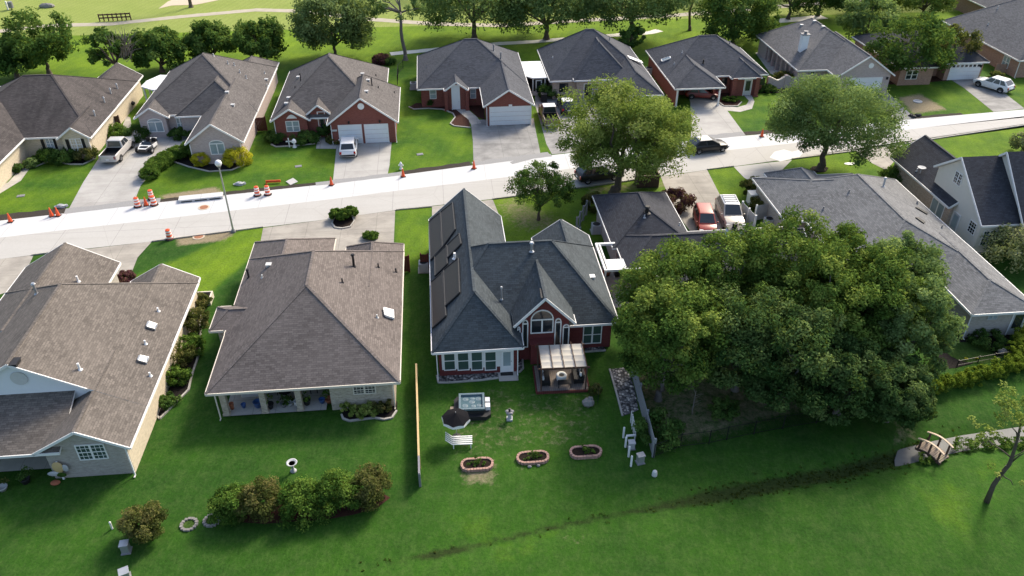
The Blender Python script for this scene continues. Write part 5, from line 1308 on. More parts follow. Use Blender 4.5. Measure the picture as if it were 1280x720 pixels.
m = MB(); m.add([(-.62, 0, .12), (0, -.62, .04), (.62, 0, .1), (0, .62, .22)], [(0, 1, 2, 3)]); m.slab([(-.62, 0, .12), (0, -.62, .04), (.62, 0, .1), (0, .62, .22)], .03); place(m, 'diamond_sign', 'reflect', G(365, 228), 'blank white diamond road sign lying on the grass beside the trench', 'sign')
def hydrant():
    t = thing('fire_hydrant', 'small white fire hydrant at the edge of the bright lawn beside the trench', 'hydrant', G(501.5, 211.5))
    m = MB(); m.lathe((0, 0, 0), [(.2, 0), (.2, .06), (.13, .08), (.13, .55), (.17, .58), (.16, .66), (.1, .76), (.04, .8), (.04, .86)], 14); m.build('body', 'white', t, True)
    for a, b in (((-.26, 0, .45), (.26, 0, .45)), ((0, -.24, .42), (0, 0, .42))): m = MB(); m.tube([a, b], .07, 10); m.build('outlet', 'white', t)
hydrant()
def manhole(x, y, lab, r=.55):
    t = thing('manhole_cover', lab, 'manhole', G(x, y)+Vector((0, 0, .018)), 0, 'rusty manholes in the street'); m = MB(); m.cyl(0, 0, 0, .025, r, n=24); m.build('ring', 'sand', t)
    m = MB(); m.cyl(0, 0, .025, .035, r*.72, n=24); m.build('cover', 'rust', t)
M['rust'] = plain('rusty iron', (.3, .13, .07), .8, var=.3)
manhole(255, 259.5, 'rusty manhole on the far white lane by the long kerb inlet'); manhole(248.5, 296, 'rusty manhole in the sandy patch on the near side of the street')
def inlet():
    a, b = G(224, 252), G(279, 246.5); d = b-a; t = thing('storm_inlet', 'long white concrete storm inlet slab at the kerb beside the sandy patch', 'storm drain', (a+b)/2, math.atan2(d.y, d.x)); L = d.length/2
    m = MB(); m.box(-L, L, -.35, .6, .16, .3); m.build('slab', 'conc_new', t); m = MB(); m.box(-L, L, -.3, .55, 0, .16); m.build('opening', 'dark', t)
    for x in (-L+.1, -L/3, L/3, L-.1): m = MB(); m.box(x-.12, x+.12, -.34, -.2, 0, .16); m.build('pier', 'conc_new', t)
inlet()
for x, y, lab in ((26, 245, 'dark utility lid in the left front lawn'), (373, 208, 'dark utility lid in the lawn of the two garage house'), (525, 193, 'grey utility lid in the bright green lawn')):
    m = MB(); m.box(-.35, .35, -.25, .25, 0, .04); m.box(-.28, .28, -.18, .18, .04, .055); place(m, 'inspection_hatch', 'grey', G(x, y), lab, 'hatch', .3, 'utility lids in the lawns')
for x, y, lab in ((76, 259, 'pale broken concrete lumps beside the cones'), (299, 231, 'white bag of rubble on the grass beside the trench')):
    m = MB(); m.ball((0, 0, .12), .5, .28, .16, 10, 6, jit=.3, seed=3); m.ball((.4, .15, .1), .25, .2, .13, 8, 5, jit=.3, seed=4); place(m, 'rubble', 'ltgrey', G(x, y), lab, 'rubble')
m = MB()
for k in range(9): rr = random.Random(k); m.ball((rr.uniform(-.7, .7), rr.uniform(-.3, .3), .12), .25, .2, .18, 7, 5, jit=.3, seed=k)
place(m, 'rubble_heap', 'dark', G(1144, 146), 'dark heap of broken asphalt at the edge of the dug up lawn', 'rubble')
m = MB(); m.lathe((0, 0, 0), [(.55, 0), (.55, .08), (.4, .08), (.4, .02)], 20); place(m, 'utility_ring', 'ltgrey', G(1147, 127), 'pale concrete ring in the dug up patch of lawn', 'utility ring')
m = MB(); m.ball((0, 0, .03), .7, .3, .05, 14, 5); place(m, 'sign_plate', 'white', G(1063, 205), 'white oval plate lying on the lawn under the round oak', 'plate')
def lamp():
    b = G(292, 290); tp = atY(275.5, 204, b.y); t = thing('street_lamp', 'tall slim street lamp with a round white globe on the near side of the street', 'street lamp', b)
    h_ = tp.z; m = MB(); m.tube([(0, 0, 0), (0, 0, .5), (0, 0, h_-.3)], [.13, .09, .055], 10); m.build('post', 'metal', t)
    m = MB(); m.lathe((0, 0, 0), [(.22, 0), (.22, .12), (.13, .3)], 12); m.build('base', 'grey', t)
    m = MB(); m.ball((0, 0, h_), .3, .3, .3, 14, 10); m.build('globe', 'white', t, True); m = MB(); m.lathe((0, 0, h_-.42), [(.1, 0), (.18, .1), (.2, .16)], 12); m.build('collar', 'grey', t)
lamp()
def dumpster():
    p = G(808, 231); t = thing('waste_container', 'dark brown open topped container on the lawn beside the light green shade tree', 'container', p, GA-.05); m = MB(); w, d, h_ = 1.1, .75, 1.35
    for a in ((-w, w, -d, -d+.05), (-w, w, d-.05, d), (-w, -w+.05, -d+.05, d-.05), (w-.05, w, -d+.05, d-.05)): m.box(*a, .1, h_)
    for k in range(7): x = -w+.15+k*(2*w-.3)/6; m.box(x-.04, x+.04, -d-.04, -d, .1, h_-.1)
    m.build('body', 'wood_brown', t); m = MB(); m.box(-w, w, -d, d, .05, .1); m.build('floor', 'dark', t)
    m = MB(); m.box(-w-.05, w+.05, -d-.05, -d+.06, h_, h_+.07); m.box(-w-.05, w+.05, d-.06, d+.05, h_, h_+.07); m.box(-w-.05, -w+.06, -d+.06, d-.06, h_, h_+.07); m.box(w-.06, w+.05, -d+.06, d-.06, h_, h_+.07); m.build('rim', 'wood', t)
dumpster()
# ------------------------------------------------------------------ air conditioners
def ac0():
    t = thing('air_conditioner', '', 'air conditioner', (0, 0, 0), GA, 'air conditioner units beside the houses'); m = MB(); s_ = .4; m.box(-s_, s_, -s_, s_, .08, .85)
    for k in range(7): z = .16+k*.09; m.box(-s_-.015, s_+.015, -s_-.015, s_+.015, z, z+.03)
    m.build('cabinet', 'ltgrey', t); m = MB(); m.cyl(0, 0, .85, .88, .33, n=20); m.build('fan_grille', 'dark', t); m = MB(); m.box(-.5, .5, -.5, .5, 0, .08); m.build('pad', 'conc_walk', t); return t
ac = ac0()
for i, (x, y, lab) in enumerate([(517, 111, 'air conditioner at the left wall of the double garage house'), (677, 108, 'air conditioner in the side gap left of the tan brick house'), (811, 92, 'air conditioner in the narrow gap left of the carport house'), (745, 290, 'air conditioner on the grass strip beside the charcoal roof'), (960, 283, 'air conditioner behind the white side gate of the pale roofed house'), (530, 338, 'air conditioner under the eave with the solar panels')]):
    if i == 0: ac.location = G(x, y); ac['label'] = lab
    else: copy_thing(ac, G(x, y), GA, lab)
def box_thing(name, P, w, d, h_, mat, label, cat, rz=GA, lid=True):
    t = thing(name, label, cat, P, rz); m = MB(); m.box(-w, w, -d, d, .05, h_); m.build('body', mat, t)
    if lid: m = MB(); m.box(-w-.04, w+.04, -d-.04, d+.04, h_, h_+.07); m.build('lid', mat, t)
    m = MB(); m.box(-w-.06, w+.06, -d-.06, d+.06, 0, .05); m.build('base', 'grey', t); return t
box_thing('storage_box', G(942, 254), .6, .5, 1.1, 'white', 'white storage box between two round shrubs beside the pale grey roof', 'storage box')
box_thing('utility_pedestal', G(158.5, 689), .2, .2, .62, 'metal', 'grey utility pedestal below the lone bronze shrub', 'utility box', .2)
box_thing('utility_pedestal', G(157.5, 722), .22, .22, .5, 'metal', 'grey utility pedestal cut by the bottom edge of the photo', 'utility box', .5)
box_thing('utility_pedestal', G(800, 578), .2, .17, .62, 'metal', 'grey utility pedestal beside the white posts', 'utility box', .3)
m = MB(); m.cyl(0, 0, 0, .55, .055, n=10); m.cyl(0, 0, .55, .6, .065, .03, 10); place(m, 'marker_post', 'white', G(140.5, 661), 'short white utility marker post on the lower left lawn', 'marker post')
m = MB(); m.lathe((0, 0, 0), [(.17, 0), (.17, .15), (.13, .35), (.05, .42)], 12); place(m, 'vent_dome', 'offwhite', G(818, 594), 'small pale dome cap on the grass right of the white posts', 'utility cap')
for x, y, lab in ((236.5, 656, 'left of two low stone rings in the back lawn'), (265, 651, 'right of two low stone rings in the back lawn')):
    t = thing('stone_ring', lab, 'planting ring', G(x, y), 0, 'low stone rings in the back lawn'); m = MB()
    for k in range(14): a = k*2*math.pi/14; m.box(.42*math.cos(a)-.085, .42*math.cos(a)+.085, .42*math.sin(a)-.075, .42*math.sin(a)+.075, 0, .1+.01*(k % 3))
    m.build('stones', 'rock', t); m = MB(); m.cyl(0, 0, 0, .03, .4, n=16); m.build('soil', 'turf', t)
def birdbath(x, y, lab, mat='ltgrey'):
    t = thing('bird_bath', lab, 'bird bath', G(x, y)); m = MB(); m.lathe((0, 0, 0), [(.2, 0), (.2, .06), (.09, .12), (.07, .5), (.1, .6)], 14); m.build('pedestal', mat, t, True)
    m = MB(); m.lathe((0, 0, .6), [(.08, 0), (.26, .07), (.33, .14), (.34, .17), (.28, .16), (.2, .1)], 18); m.build('bowl', mat, t, True); m = MB(); m.cyl(0, 0, .69, .70, .25, n=16); m.build('water', 'dark', t)
birdbath(367, 589, 'pale stone bird bath on the back lawn above the clump of shrubs')
# ------------------------------------------------------------------ back garden of the maroon house
def pt(x, y): return G(x, y)
def hottub():
    t = thing('hot_tub', 'square blue hot tub with swirling water set in a dark surround behind the maroon house', 'hot tub', G(590, 512), GA*.6)
    w, d, h_ = .86, .8, .78; m = MB(); m.box(-w+.03, w-.03, -d+.03, d-.03, 0, h_-.21); m.build('cabinet', 'dark', t)
    m = MB()
    for a in ((-w, w, -d, -d+.14), (-w, w, d-.14, d), (-w, -w+.14, -d+.14, d-.14), (w-.14, w, -d+.14, d-.14)): m.box(*a, h_-.14, h_)
    m.build('rim', 'acrylic', t); m = MB(); m.box(-w+.14, w-.14, -d+.14, d-.14, h_-.2, h_-.14); wt = m.build('water', 'tubwater', t)
    for x, y, r in ((-.42, .35, .2), (.05, .4, .15), (.45, .35, .2), (-.45, -.3, .2), (.1, -.35, .16), (.48, -.3, .17), (0, .05, .2)):
        m = MB(); m.lathe((x, y, h_-.14), [(r, 0), (r*.8, .012), (r*.5, .005), (r*.3, .014)], 14); m.build('foam', 'acrylic', wt)
    m = MB(); o = [(-1.2, -.5), (-.95, -1.08), (.95, -1.08), (1.25, -.8), (1.25, .7), (.95, 1.0), (-1.0, 1.0), (-1.2, .7)]; m.slab([(x, y, .3) for x, y in o], .3); m.build('surround', 'dark', t)
    for y in (-.25, .32): m = MB(); m.box(.9, 1.22, y-.2, y+.2, .3, .6); m.build('step', 'white', t)
    m = MB(); m.box(-1.45, -1.2, -.25, .1, 0, .25); m.build('step', 'wood', t)
hottub()
M['cloth_black'] = plain('black cloth', (.012, .012, .014), .95, spec=.05)
def parasol():
    b = G(571, 546); t = thing('garden_parasol', 'dark grey parasol with white scalloped edge beside the hot tub', 'parasol', b, .25); n = 8; R_ = .92; zc, ze = 2.1, 1.68; m = MB(); m2 = MB()
    rim = [(R_*math.cos(2*math.pi*(i+.5)/n), R_*math.sin(2*math.pi*(i+.5)/n), ze) for i in range(n)]
    for i in range(n):
        a, c = rim[i], rim[(i+1) % n]; md = ((a[0]+c[0])/2*.97, (a[1]+c[1])/2*.97, ze+.03)
        m.add([(0, 0, zc), a, md, c], [(0, 1, 2), (0, 2, 3)]); lo = lambda q, k: (q[0]*1.02, q[1]*1.02, q[2]-k)
        m2.add([a, md, c, lo(c, .16), lo(md, .24), lo(a, .16)], [(0, 1, 4, 5), (1, 2, 3, 4)])
    m.build('canopy', 'cloth_black', t); m2.build('valance', 'white', t); m = MB(); m.cyl(0, 0, 0, zc+.08, .025, n=8); m.build('pole', 'metal', t)
    m = MB(); m.lathe((0, 0, 0), [(.3, 0), (.28, .08), (.06, .12)], 14); m.build('base', 'dark', t)
    m = MB()
    for q in rim: m.beam((0, 0, zc-.02), (q[0], q[1], q[2]-.02), .015)
    m.build('rib', 'metal', t)
parasol()
def bench():
    t = thing('garden_bench', 'white slatted garden lounge bench below the parasol', 'bench', G(574, 556), .05)
    m = MB()
    for k in range(5): y = -.36+k*.17; m.box(-.45, .85, y, y+.085, .36, .4)
    m.build('seat', 'white', t); m = MB()
    for k in range(5): y = -.36+k*.17; m.beam((-.45, y+.04, .4), (-.85, y+.04, .8), .03, .085, up=(0, 1, 0))
    m.build('backrest', 'white', t)
    for x in (-.35, .75):
        for y in (-.32, .36): m = MB(); m.box(x-.03, x+.03, y-.03, y+.03, 0, .36); m.build('leg', 'white', t)
bench()
def fountain():
    t = thing('garden_fountain', 'dark lobed stone fountain on a pale pedestal in the middle of the back lawn', 'fountain', G(637, 524)); m = MB(); m.box(-.2, .2, -.2, .2, 0, .12); m.lathe((0, 0, .12), [(.15, 0), (.1, .3), (.09, .5)], 12); m.build('pedestal', 'ltgrey', t)
    m = MB()
    for k in range(5): a = k*1.2566+.3; m.ball((.17*math.cos(a), .17*math.sin(a), .66), .14, .14, .07, 10, 6)
    m.build('bowl', 'grey', t, True); m = MB(); m.lathe((0, 0, .66), [(.1, 0), (.05, .12), (.09, .2), (.02, .26)], 10); m.build('finial', 'dark', t, True)
fountain()
def raised(x, y, lab, seed):
    t = thing('raised_bed', lab, 'raised bed', G(x, y), GA, 'oval brick edged beds'); L, r = .52, .44; pts = []
    for k in range(26):
        s_ = k/26*(4*L+2*math.pi*r)
        if s_ < 2*L: p = (-L+s_, -r, 0)
        elif s_ < 2*L+math.pi*r: a = (s_-2*L)/r-math.pi/2; p = (L+r*math.cos(a), r*math.sin(a), a+math.pi/2)
        elif s_ < 4*L+math.pi*r: p = (L-(s_-2*L-math.pi*r), r, 0)
        else: a = (s_-4*L-math.pi*r)/r+math.pi/2; p = (-L+r*math.cos(a), r*math.sin(a), a+math.pi/2)
        pts.append(p)
    m = MB(); rr = random.Random(seed)
    for lvl in range(2):
        for (px, py, a) in pts:
            c, s_ = math.cos(a), math.sin(a); l_, w_ = .085, .075; z = lvl*.11; j = rr.uniform(-.012, .012)
            q = [(px+j+c*i*l_-s_*k*w_, py+j+s_*i*l_+c*k*w_) for i, k in ((-1, -1), (1, -1), (1, 1), (-1, 1))]
            m.add([(*p, z) for p in q]+[(*p, z+.1) for p in q], [(4, 5, 6, 7), (0, 1, 5, 4), (1, 2, 6, 5), (2, 3, 7, 6), (3, 0, 4, 7)])
    m.build('edging', 'brickedge', t); m = MB(); n = 12; o = [(L*(1 if math.cos(a) > 0 else -1)+.4*math.cos(a), .4*math.sin(a), .14) for a in [2*math.pi*(i+.5)/24 for i in range(24)]]; m.slab(o, .1); m.build('soil', 'soil', t)
    rng = np.random.default_rng(seed); cl = [(rng.normal(0, .2), rng.normal(.05, .12), rng.uniform(.2, .5), .12, rng.random()) for _ in range(10)]+[(rng.uniform(-.7, .7), rng.uniform(-.2, .2), .2, .07, .5) for _ in range(6)]
    pl = leafmesh('foliage', cl, 26, .09, 'leaf_hedge', rng, t)
raised(596.5, 582, 'left oval brick edged bed with a dug patch in front of it', 1); raised(666, 573.5, 'middle oval brick edged bed with two loose stones at its foot', 2); raised(732, 566.5, 'right oval brick edged bed, nearest the pebble strip', 3)
for i, (x, y) in enumerate([(662, 584), (673, 582.5)]): m = MB(); m.ball((0, 0, .06), .13, .1, .08, 8, 5, jit=.15, seed=i); place(m, 'loose_stone', 'rock', G(x, y), ('left' if i == 0 else 'right')+' loose stone at the foot of the middle oval bed', 'stone', 0, 'loose stones by the middle bed')
def pergola():
    c = G(704, 489); t = thing('pergola', 'brown pergola with pleated pale canopy over a deck behind the maroon house', 'pergola', W(*UV(c)[:2]), GA*.7); w, d, h_ = 1.55, 1.15, 2.0
    m = MB(); m.box(-w-.25, w+.2, -.1, 2.7, 0, .16); m.build('deck', 'deck', t); m = MB(); m.box(-w-.35, w+.3, -.22, -.1, 0, .17); m.box(-w-.37, -w-.25, -.1, 2.7, 0, .17); m.box(w+.2, w+.32, -.1, 2.7, 0, .17); m.build('deck_border', 'wood_red', t)
    for x in (-w, w):
        for y in (0, 2.5): m = MB(); m.box(x-.05, x+.05, y-.05, y+.05, .16, h_); m.build('post', 'wood_brown', t)
    m = MB()
    for y in (0, 2.5): m.box(-w-.2, w+.2, y-.04, y+.04, h_, h_+.12)
    for k in range(5): x = -w+k*w/2; m.box(x-.022, x+.022, -.2, 2.7, h_+.16, h_+.22)
    m.build('beam', 'wood_brown', t); m = MB(); n = 16
    vs = []
    for i in range(n+1): y = .0+2.5*i/n; z = h_+.15-.06*abs(math.sin(math.pi*i/4)); vs += [(-w+.0, y, z), (w, y, z)]
    m.add(vs, [(2*i, 2*i+1, 2*i+3, 2*i+2) for i in range(n)]); m.build('canopy', 'canvas', t); return t
pg = pergola(); pgx = Matrix.Translation(pg.location) @ Matrix.Rotation(GA*.7, 4, 'Z')
def sofa(x, y, rz, lab):
    p = pgx @ Vector((x, y, .16)); t = thing('outdoor_sofa', lab, 'sofa', p, GA*.7+rz, 'outdoor sofas on the deck'); m = MB(); m.box(-.7, .7, -.35, .35, .1, .34); m.build('frame', 'black', t); m = MB(); m.box(-.66, .66, -.33, .25, .34, .46); m.build('seat_cushion', 'dark', t); m = MB(); m.box(-.7, .7, .25, .38, .3, .82); m.build('backrest', 'dark', t)
    for k, xx in enumerate((-.45, -.1, .3)): m = MB(); m.ball((xx, .16, .6), .2, .1, .17, 10, 6); m.build('cushion', 'white' if k != 1 else 'grey', t, True)
    for xx in (-.6, .6):
        for yy in (-.3, .3): m = MB(); m.box(xx-.03, xx+.03, yy-.03, yy+.03, 0, .1); m.build('leg', 'black', t)
sofa(-1.2, 1.05, math.pi/2, 'black outdoor sofa with patterned cushions on the left of the deck'); sofa(1.15, 1.15, -math.pi/2, 'black outdoor sofa with patterned cushions on the right of the deck')
def firepit():
    p = pgx @ Vector((.0, 1.15, .16)); t = thing('fire_pit', 'round white fire pit in the middle of the deck', 'fire pit', p); m = MB(); m.lathe((0, 0, 0), [(.36, 0), (.38, .05), (.38, .34), (.36, .38), (.2, .38), (.18, .28)], 22); m.build('body', 'white', t, True); m = MB(); m.cyl(0, 0, .28, .34, .19, n=16); m.build('burner', 'dark', t)
    p = pgx @ Vector((.12, .35, .16)); t = thing('coffee_table', 'low dark coffee table at the front of the deck', 'table', p, GA*.7); m = MB(); m.box(-.45, .45, -.22, .22, .34, .39); m.build('table_top', 'dark', t)
    for x in (-.42, .42):
        for y in (-.19, .19): m = MB(); m.box(x-.025, x+.025, y-.025, y+.025, 0, .34); m.build('leg', 'black', t)
firepit()
m = MB(); m.ball((0, 0, .22), .42, .36, .32, 12, 8, jit=.1, seed=3); m.ball((.15, .1, .45), .18, .16, .18, 9, 6, jit=.15, seed=5); place(m, 'boulder', 'rock', G(735, 506), 'grey boulder on the back lawn right of the deck', 'rock')
m = MB(); m.tube([(0, 0, 0), (0, 0, 1.35), (.05, 0, 1.5), (.18, 0, 1.5), (.22, 0, 1.4)], .015, 6); place(m, 'plant_hook', 'black', G(747, 505), 'thin black shepherd hook beside the boulder', 'plant hook')
m = MB(); m.box(-.45, .45, -.25, .25, 0, .02); place(m, 'door_mat', 'black', G(633.5, 467), 'black mat in front of the white back door', 'mat', GA*.6, z=.034)
# fences
def yfence():
    a, b = G(521.5, 470), G(525.5, 608); d = b-a; t = thing('board_fence', 'thin yellow topped board fence seen edge on between the two back lawns', 'fence', a, math.atan2(d.y, d.x)); L = d.length; h_ = 1.15
    m = MB(); k = int(L/.16)
    for i in range(k): x = i*L/k; m.box(x+.01, x+L/k-.004, -.02, .02, .04, h_-.06)
    m.build('boards', 'wood_brown', t); m = MB(); m.box(0, L*.86, -.06, .06, h_-.06, h_); m.build('top_rail', 'wood_yellow', t); m = MB(); m.box(L*.86, L, -.06, .06, h_-.06, h_-.01); m.build('end_rail', 'grey', t)
    for x in (0, L*.45, L*.86, L): m = MB(); m.box(x-.05, x+.05, -.07, .07, 0, h_-.06); m.build('post', 'wood_yellow' if x < L*.9 else 'grey', t)
yfence()
def fence(name, lab, a, b, h_, mat, pitch=.15, posts=2.4, postmat=None, solid=True, cat='fence', rails=True):
    d = b-a; t = thing(name, lab, cat, a, math.atan2(d.y, d.x)); L = d.length; rr = random.Random(3); k = max(1, int(L/pitch))
    if solid:
        m = MB()
        for i in range(k): x = i*L/k; m.box(x+.004, x+L/k-.004, -.015, .015, .05, h_+rr.uniform(-.02, .02))
        m.build('boards', mat, t)
    if rails:
        m = MB()
        for z in (h_*.15, h_*.85): m.box(0, L, .016, .07, z-.045, z+.045)
        m.build('rail', mat, t)
    n = max(1, round(L/posts))
    for i in range(n+1): x = i*L/n; m = MB(); m.box(x-.06, x+.06, -.05, .12, 0, h_+.08); m.build('post', postmat or mat, t)
    return t
fence('board_fence', 'long weathered grey board fence between the pebble strip and the grove', G(790, 470), G(815.5, 571), 1.5, 'wood_grey')
fence('board_fence', 'brown board fence between the stone brick and maroon houses, left piece', G(505.5, 340), G(512, 340), 1.6, 'wood_red')
fence('board_fence', 'brown board fence between the stone brick and maroon houses, right piece', G(527, 338), G(536, 338), 1.6, 'wood_red')
fence('board_fence', 'dark red board fence between the pinkish brick and two garage houses', G(320, 165), G(334, 163.5), 1.7, 'wood_red')
fence('board_fence', 'small red brown gate wall beside the silver pickup', G(137, 162), G(152, 161), 1.6, 'wood_brown')
fence('board_fence', 'brown board fence in the side gap left of the tan brick house', G(668, 103), G(682, 103), 1.6, 'wood_brown')
fence('log_fence', 'row of thick grey timber posts along the lawn beside the charcoal roof', G(721, 290), G(737, 262), 1.5, 'wood_grey', .3, 1.3, solid=False)
fence('log_fence', 'two short timber posts near the roof corner of the maroon house', G(724, 297), G(729, 306), 1.0, 'wood_grey', .3, 1.3, solid=False)
fence('vinyl_fence', 'white vinyl fence panel beside the tan suv', G(925, 271), G(941, 289), 1.6, 'ltgrey', .2, 1.6, 'white')
fence('vinyl_gate', 'white side gate with top slats against the pale grey roof', G(943, 276), G(960, 273), 1.6, 'ltgrey', .2, 1.6, 'white', cat='gate')
fence('brick_garden_wall', 'brown brick garden wall between the white garage door and the big grey roofed house', G(1243, 91), G(1266, 91), 1.2, 'brick_brown', 3, 9, rails=False, cat='wall')
def wavy():
    a, b = G(959, 112), G(1001, 108); d = b-a; t = thing('brick_garden_wall', 'pale brick garden wall with curved top beside the chimney house porch', 'wall', a, math.atan2(d.y, d.x)); L = d.length; m = MB(); k = 30
    for i in range(k): x = i*L/k; z = 1.35+.22*math.cos(2*math.pi*i/k*2); m.box(x, x+L/k, -.11, .11, 0, z)
    m.build('wall', 'brick_pink', t); m = MB()
    for i in range(k): x = i*L/k; z = 1.35+.22*math.cos(2*math.pi*i/k*2); m.box(x, x+L/k, -.15, .15, z, z+.08)
    m.build('coping', 'trim_cream', t)
    for x in (0, L/2, L): m = MB(); m.box(x-.2, x+.2, -.2, .2, 0, 1.75); m.build('pier', 'brick_pink', t)
wavy()
def wirefence(name, lab, px, h_=1.2, step=2.0, mat='black'):
    ps = [G(*p) for p in px]; t = thing(name, lab, 'fence', ps[0]); o = ps[0]; pts = []
    for a, b in zip(ps, ps[1:]):
        k = max(1, round((b-a).length/step)); pts += [a.lerp(b, i/k)-o for i in range(k)]
    pts.append(ps[-1]-o)
    for p in pts: m = MB(); m.cyl(p.x, p.y, 0, h_, .035, n=6); m.build('post', mat, t)
    m = MB()
    for a, b in zip(pts, pts[1:]):
        for z in (.12, h_-.08): m.beam(a+Vector((0, 0, z)), b+Vector((0, 0, z)), .025)
    m.build('rail', mat, t); m = MB()
    for a, b in zip(pts, pts[1:]):
        k = int((b-a).length/.12)
        for i in range(1, k): p = a.lerp(b, i/k); m.beam(p+Vector((0, 0, .12)), p+Vector((0, 0, h_-.08)), .008)
    m.build('pickets', mat, t)
wirefence('metal_fence', 'black metal fence along the foot of the grove above the ditch', [(817, 572), (850, 559), (886, 555), (908, 550), (942, 543), (978, 536), (1020, 529), (1070, 521), (1145, 508)])
wirefence('metal_fence', 'black metal fence between the two garage house and the double garage house', [(497, 106), (498, 92), (504, 86)], 1.3)
wirefence('metal_fence', 'black metal fence at the right edge behind the round turf', [(1196, 458), (1222, 453), (1262, 446)], .6, 1.5)
# white posts by the pebble strip
def posts():
    for i, (x, y, hh, lab) in enumerate([(779, 547, 1.0, 'white post at the left of the broken white fence corner'), (781.5, 559, 1.0, 'white post below the low white cross rail'), (785.5, 571, 1.0, 'second lowest white post beside the pebble strip'), (788.5, 583, 1.0, 'lowest white post, nearest the grey utility pedestal')]):
        t = thing('white_post', lab, 'post', G(x, y), .2, 'white posts beside the pebble strip'); m = MB(); m.box(-.05, .05, -.05, .05, 0, hh*.88); m.build('shaft', 'white', t); m = MB(); m.lathe((0, 0, hh*.88), [(.075, 0), (.075, .02), (.01, .07)], 4); m.build('cap', 'white', t)
    a, b = G(788, 529), G(793, 549); d = b-a; t = thing('picket_fence', 'leaning white picket panel at the end of the pebble strip', 'fence', a, math.atan2(d.y, d.x)); L = d.length
    for i in range(6): x = i*L/5; m = MB(); m.box(x-.06, x+.06, -.02+.02*(i % 2), .02+.02*(i % 2), .05, 1.0+.06*((i*7) % 3)); m.add([(x-.06, -.02, 1.0), (x+.06, -.02, 1.0), (x, 0, 1.14)], [(0, 1, 2)]); m.build('picket', 'white', t)
    m = MB(); m.box(0, L, .045, .08, .3, .38); m.box(0, L, .045, .08, .75, .83); m.build('rail', 'white', t)
    a, b = G(782, 552), G(794, 551); d = b-a; t = thing('low_rail', 'low white cross rail joining two white posts above a grey box', 'rail', a, math.atan2(d.y, d.x)); m = MB(); m.box(0, d.length, -.04, .04, .45, .57); m.build('bar', 'white', t)
    for x in (.05, d.length-.05): m = MB(); m.box(x-.03, x+.03, -.03, .03, 0, .45); m.build('leg', 'white', t)
    box_thing('meter_box', G(789, 560), .18, .16, .5, 'ltgrey', 'grey box under the low white cross rail', 'utility box', .1)
posts()
# white pergola frame beside the maroon house
def wperg():
    t = thing('patio_pergola', 'white square pergola frame with a pale roof panel between the maroon and charcoal roofs', 'pergola', W(14.2, 54.6), GA); x0, x1, y0, y1 = -1.75, 1.85, -2.1, 2.15; h_ = 2.45
    m = MB(); m.box(x0, x1, y1-.22, y1, h_, h_+.2); m.box(x0, x0+.16, y0, y1-.22, h_, h_+.2); m.box(x0+.28, x0+.4, y0, y1-.22, h_, h_+.18); m.box(x1-.2, x1, y0+.3, y1-.22, h_, h_+.2); m.box(x0+.16, x1-.2, y0, y0+.15, h_, h_+.2); m.build('frame', 'white', t)
    m = MB(); m.box(x0+.42, x1-.22, y0+.16, y0+1.7, h_+.02, h_+.12); m.build('roof_panel', 'siding_white', t)
    for x in (x0+.1, x1-.1):
        for y in (y0+.1, y1-.1): m = MB(); m.box(x-.07, x+.07, y-.07, y+.07, 0, h_); m.build('post', 'white', t)
wperg()
t = thing('patio_grill', 'dark covered grill under the white pergola frame', 'grill', W(14.6, 55.6), GA); m = MB(); m.box(-.55, .55, -.3, .3, .1, .9); m.build('cover', 'dark', t); m = MB(); m.tube([(-.55, 0, .9), (.55, 0, .9)], .3, 12); m.build('lid', 'black', t)
t = thing('clay_chiminea', 'brown clay chiminea under the white pergola frame', 'chiminea', W(13.4, 55.8)); m = MB(); m.lathe((0, 0, 0), [(.2, 0), (.35, .3), (.3, .6), (.12, .8), (.11, 1.15), (.15, 1.2)], 14); m.build('body', 'terracotta', t, True); m = MB(); m.lathe((0, 0, -.0), [(.3, 0), (.3, .05)], 12); m.build('stand', 'black', t)
# sunroom between D and E
def sunroom():
    t = thing('sunroom', 'white eight sided sunroom with dark screens between two brick houses', 'sunroom', W(12.55, 101.4), GA); w, d, h_ = 1.15, 3.0, 2.4
    o = [(-w, -d+.8), (-w+.75, -d), (w-.0, -d), (w, -d+.1), (w, d), (-w, d)]; m = MB(); m.slab([(x, y, .5) for x, y in o], .5); m.slab([(x, y, h_) for x, y in o], .25)
    for x, y in o: m.box(x-.07, x+.07, y-.07, y+.07, .5, h_-.25)
    m.build('frame', 'white', t); m = MB(); m.slab([(x*.97, y*.97, h_-.25) for x, y in o], h_-.75); m.build('screen', 'black', t)
    m = MB(); oo = [(x*1.15, y*1.08) for x, y in o]; vs = [(x, y, h_) for x, y in oo]+[(0, -.8, h_+.35), (0, 1.6, h_+.35)]; m.add(vs, [(0, 1, 6), (1, 2, 6), (2, 3, 6), (3, 4, 7, 6), (4, 5, 7), (5, 0, 6, 7)]); m.slab([(x, y, h_) for x, y in oo], .1); m.build('roof', 'siding_white', t)
    m = MB(); m.box(-.05, .75, -d-.05, -d-.01, .1, 2.05); dr = m.build('door', 'white', t); m = MB(); m.box(.08, .62, -d-.065, -d-.05, .4, 1.9); m.build('door_pane', 'glass', dr)
sunroom()
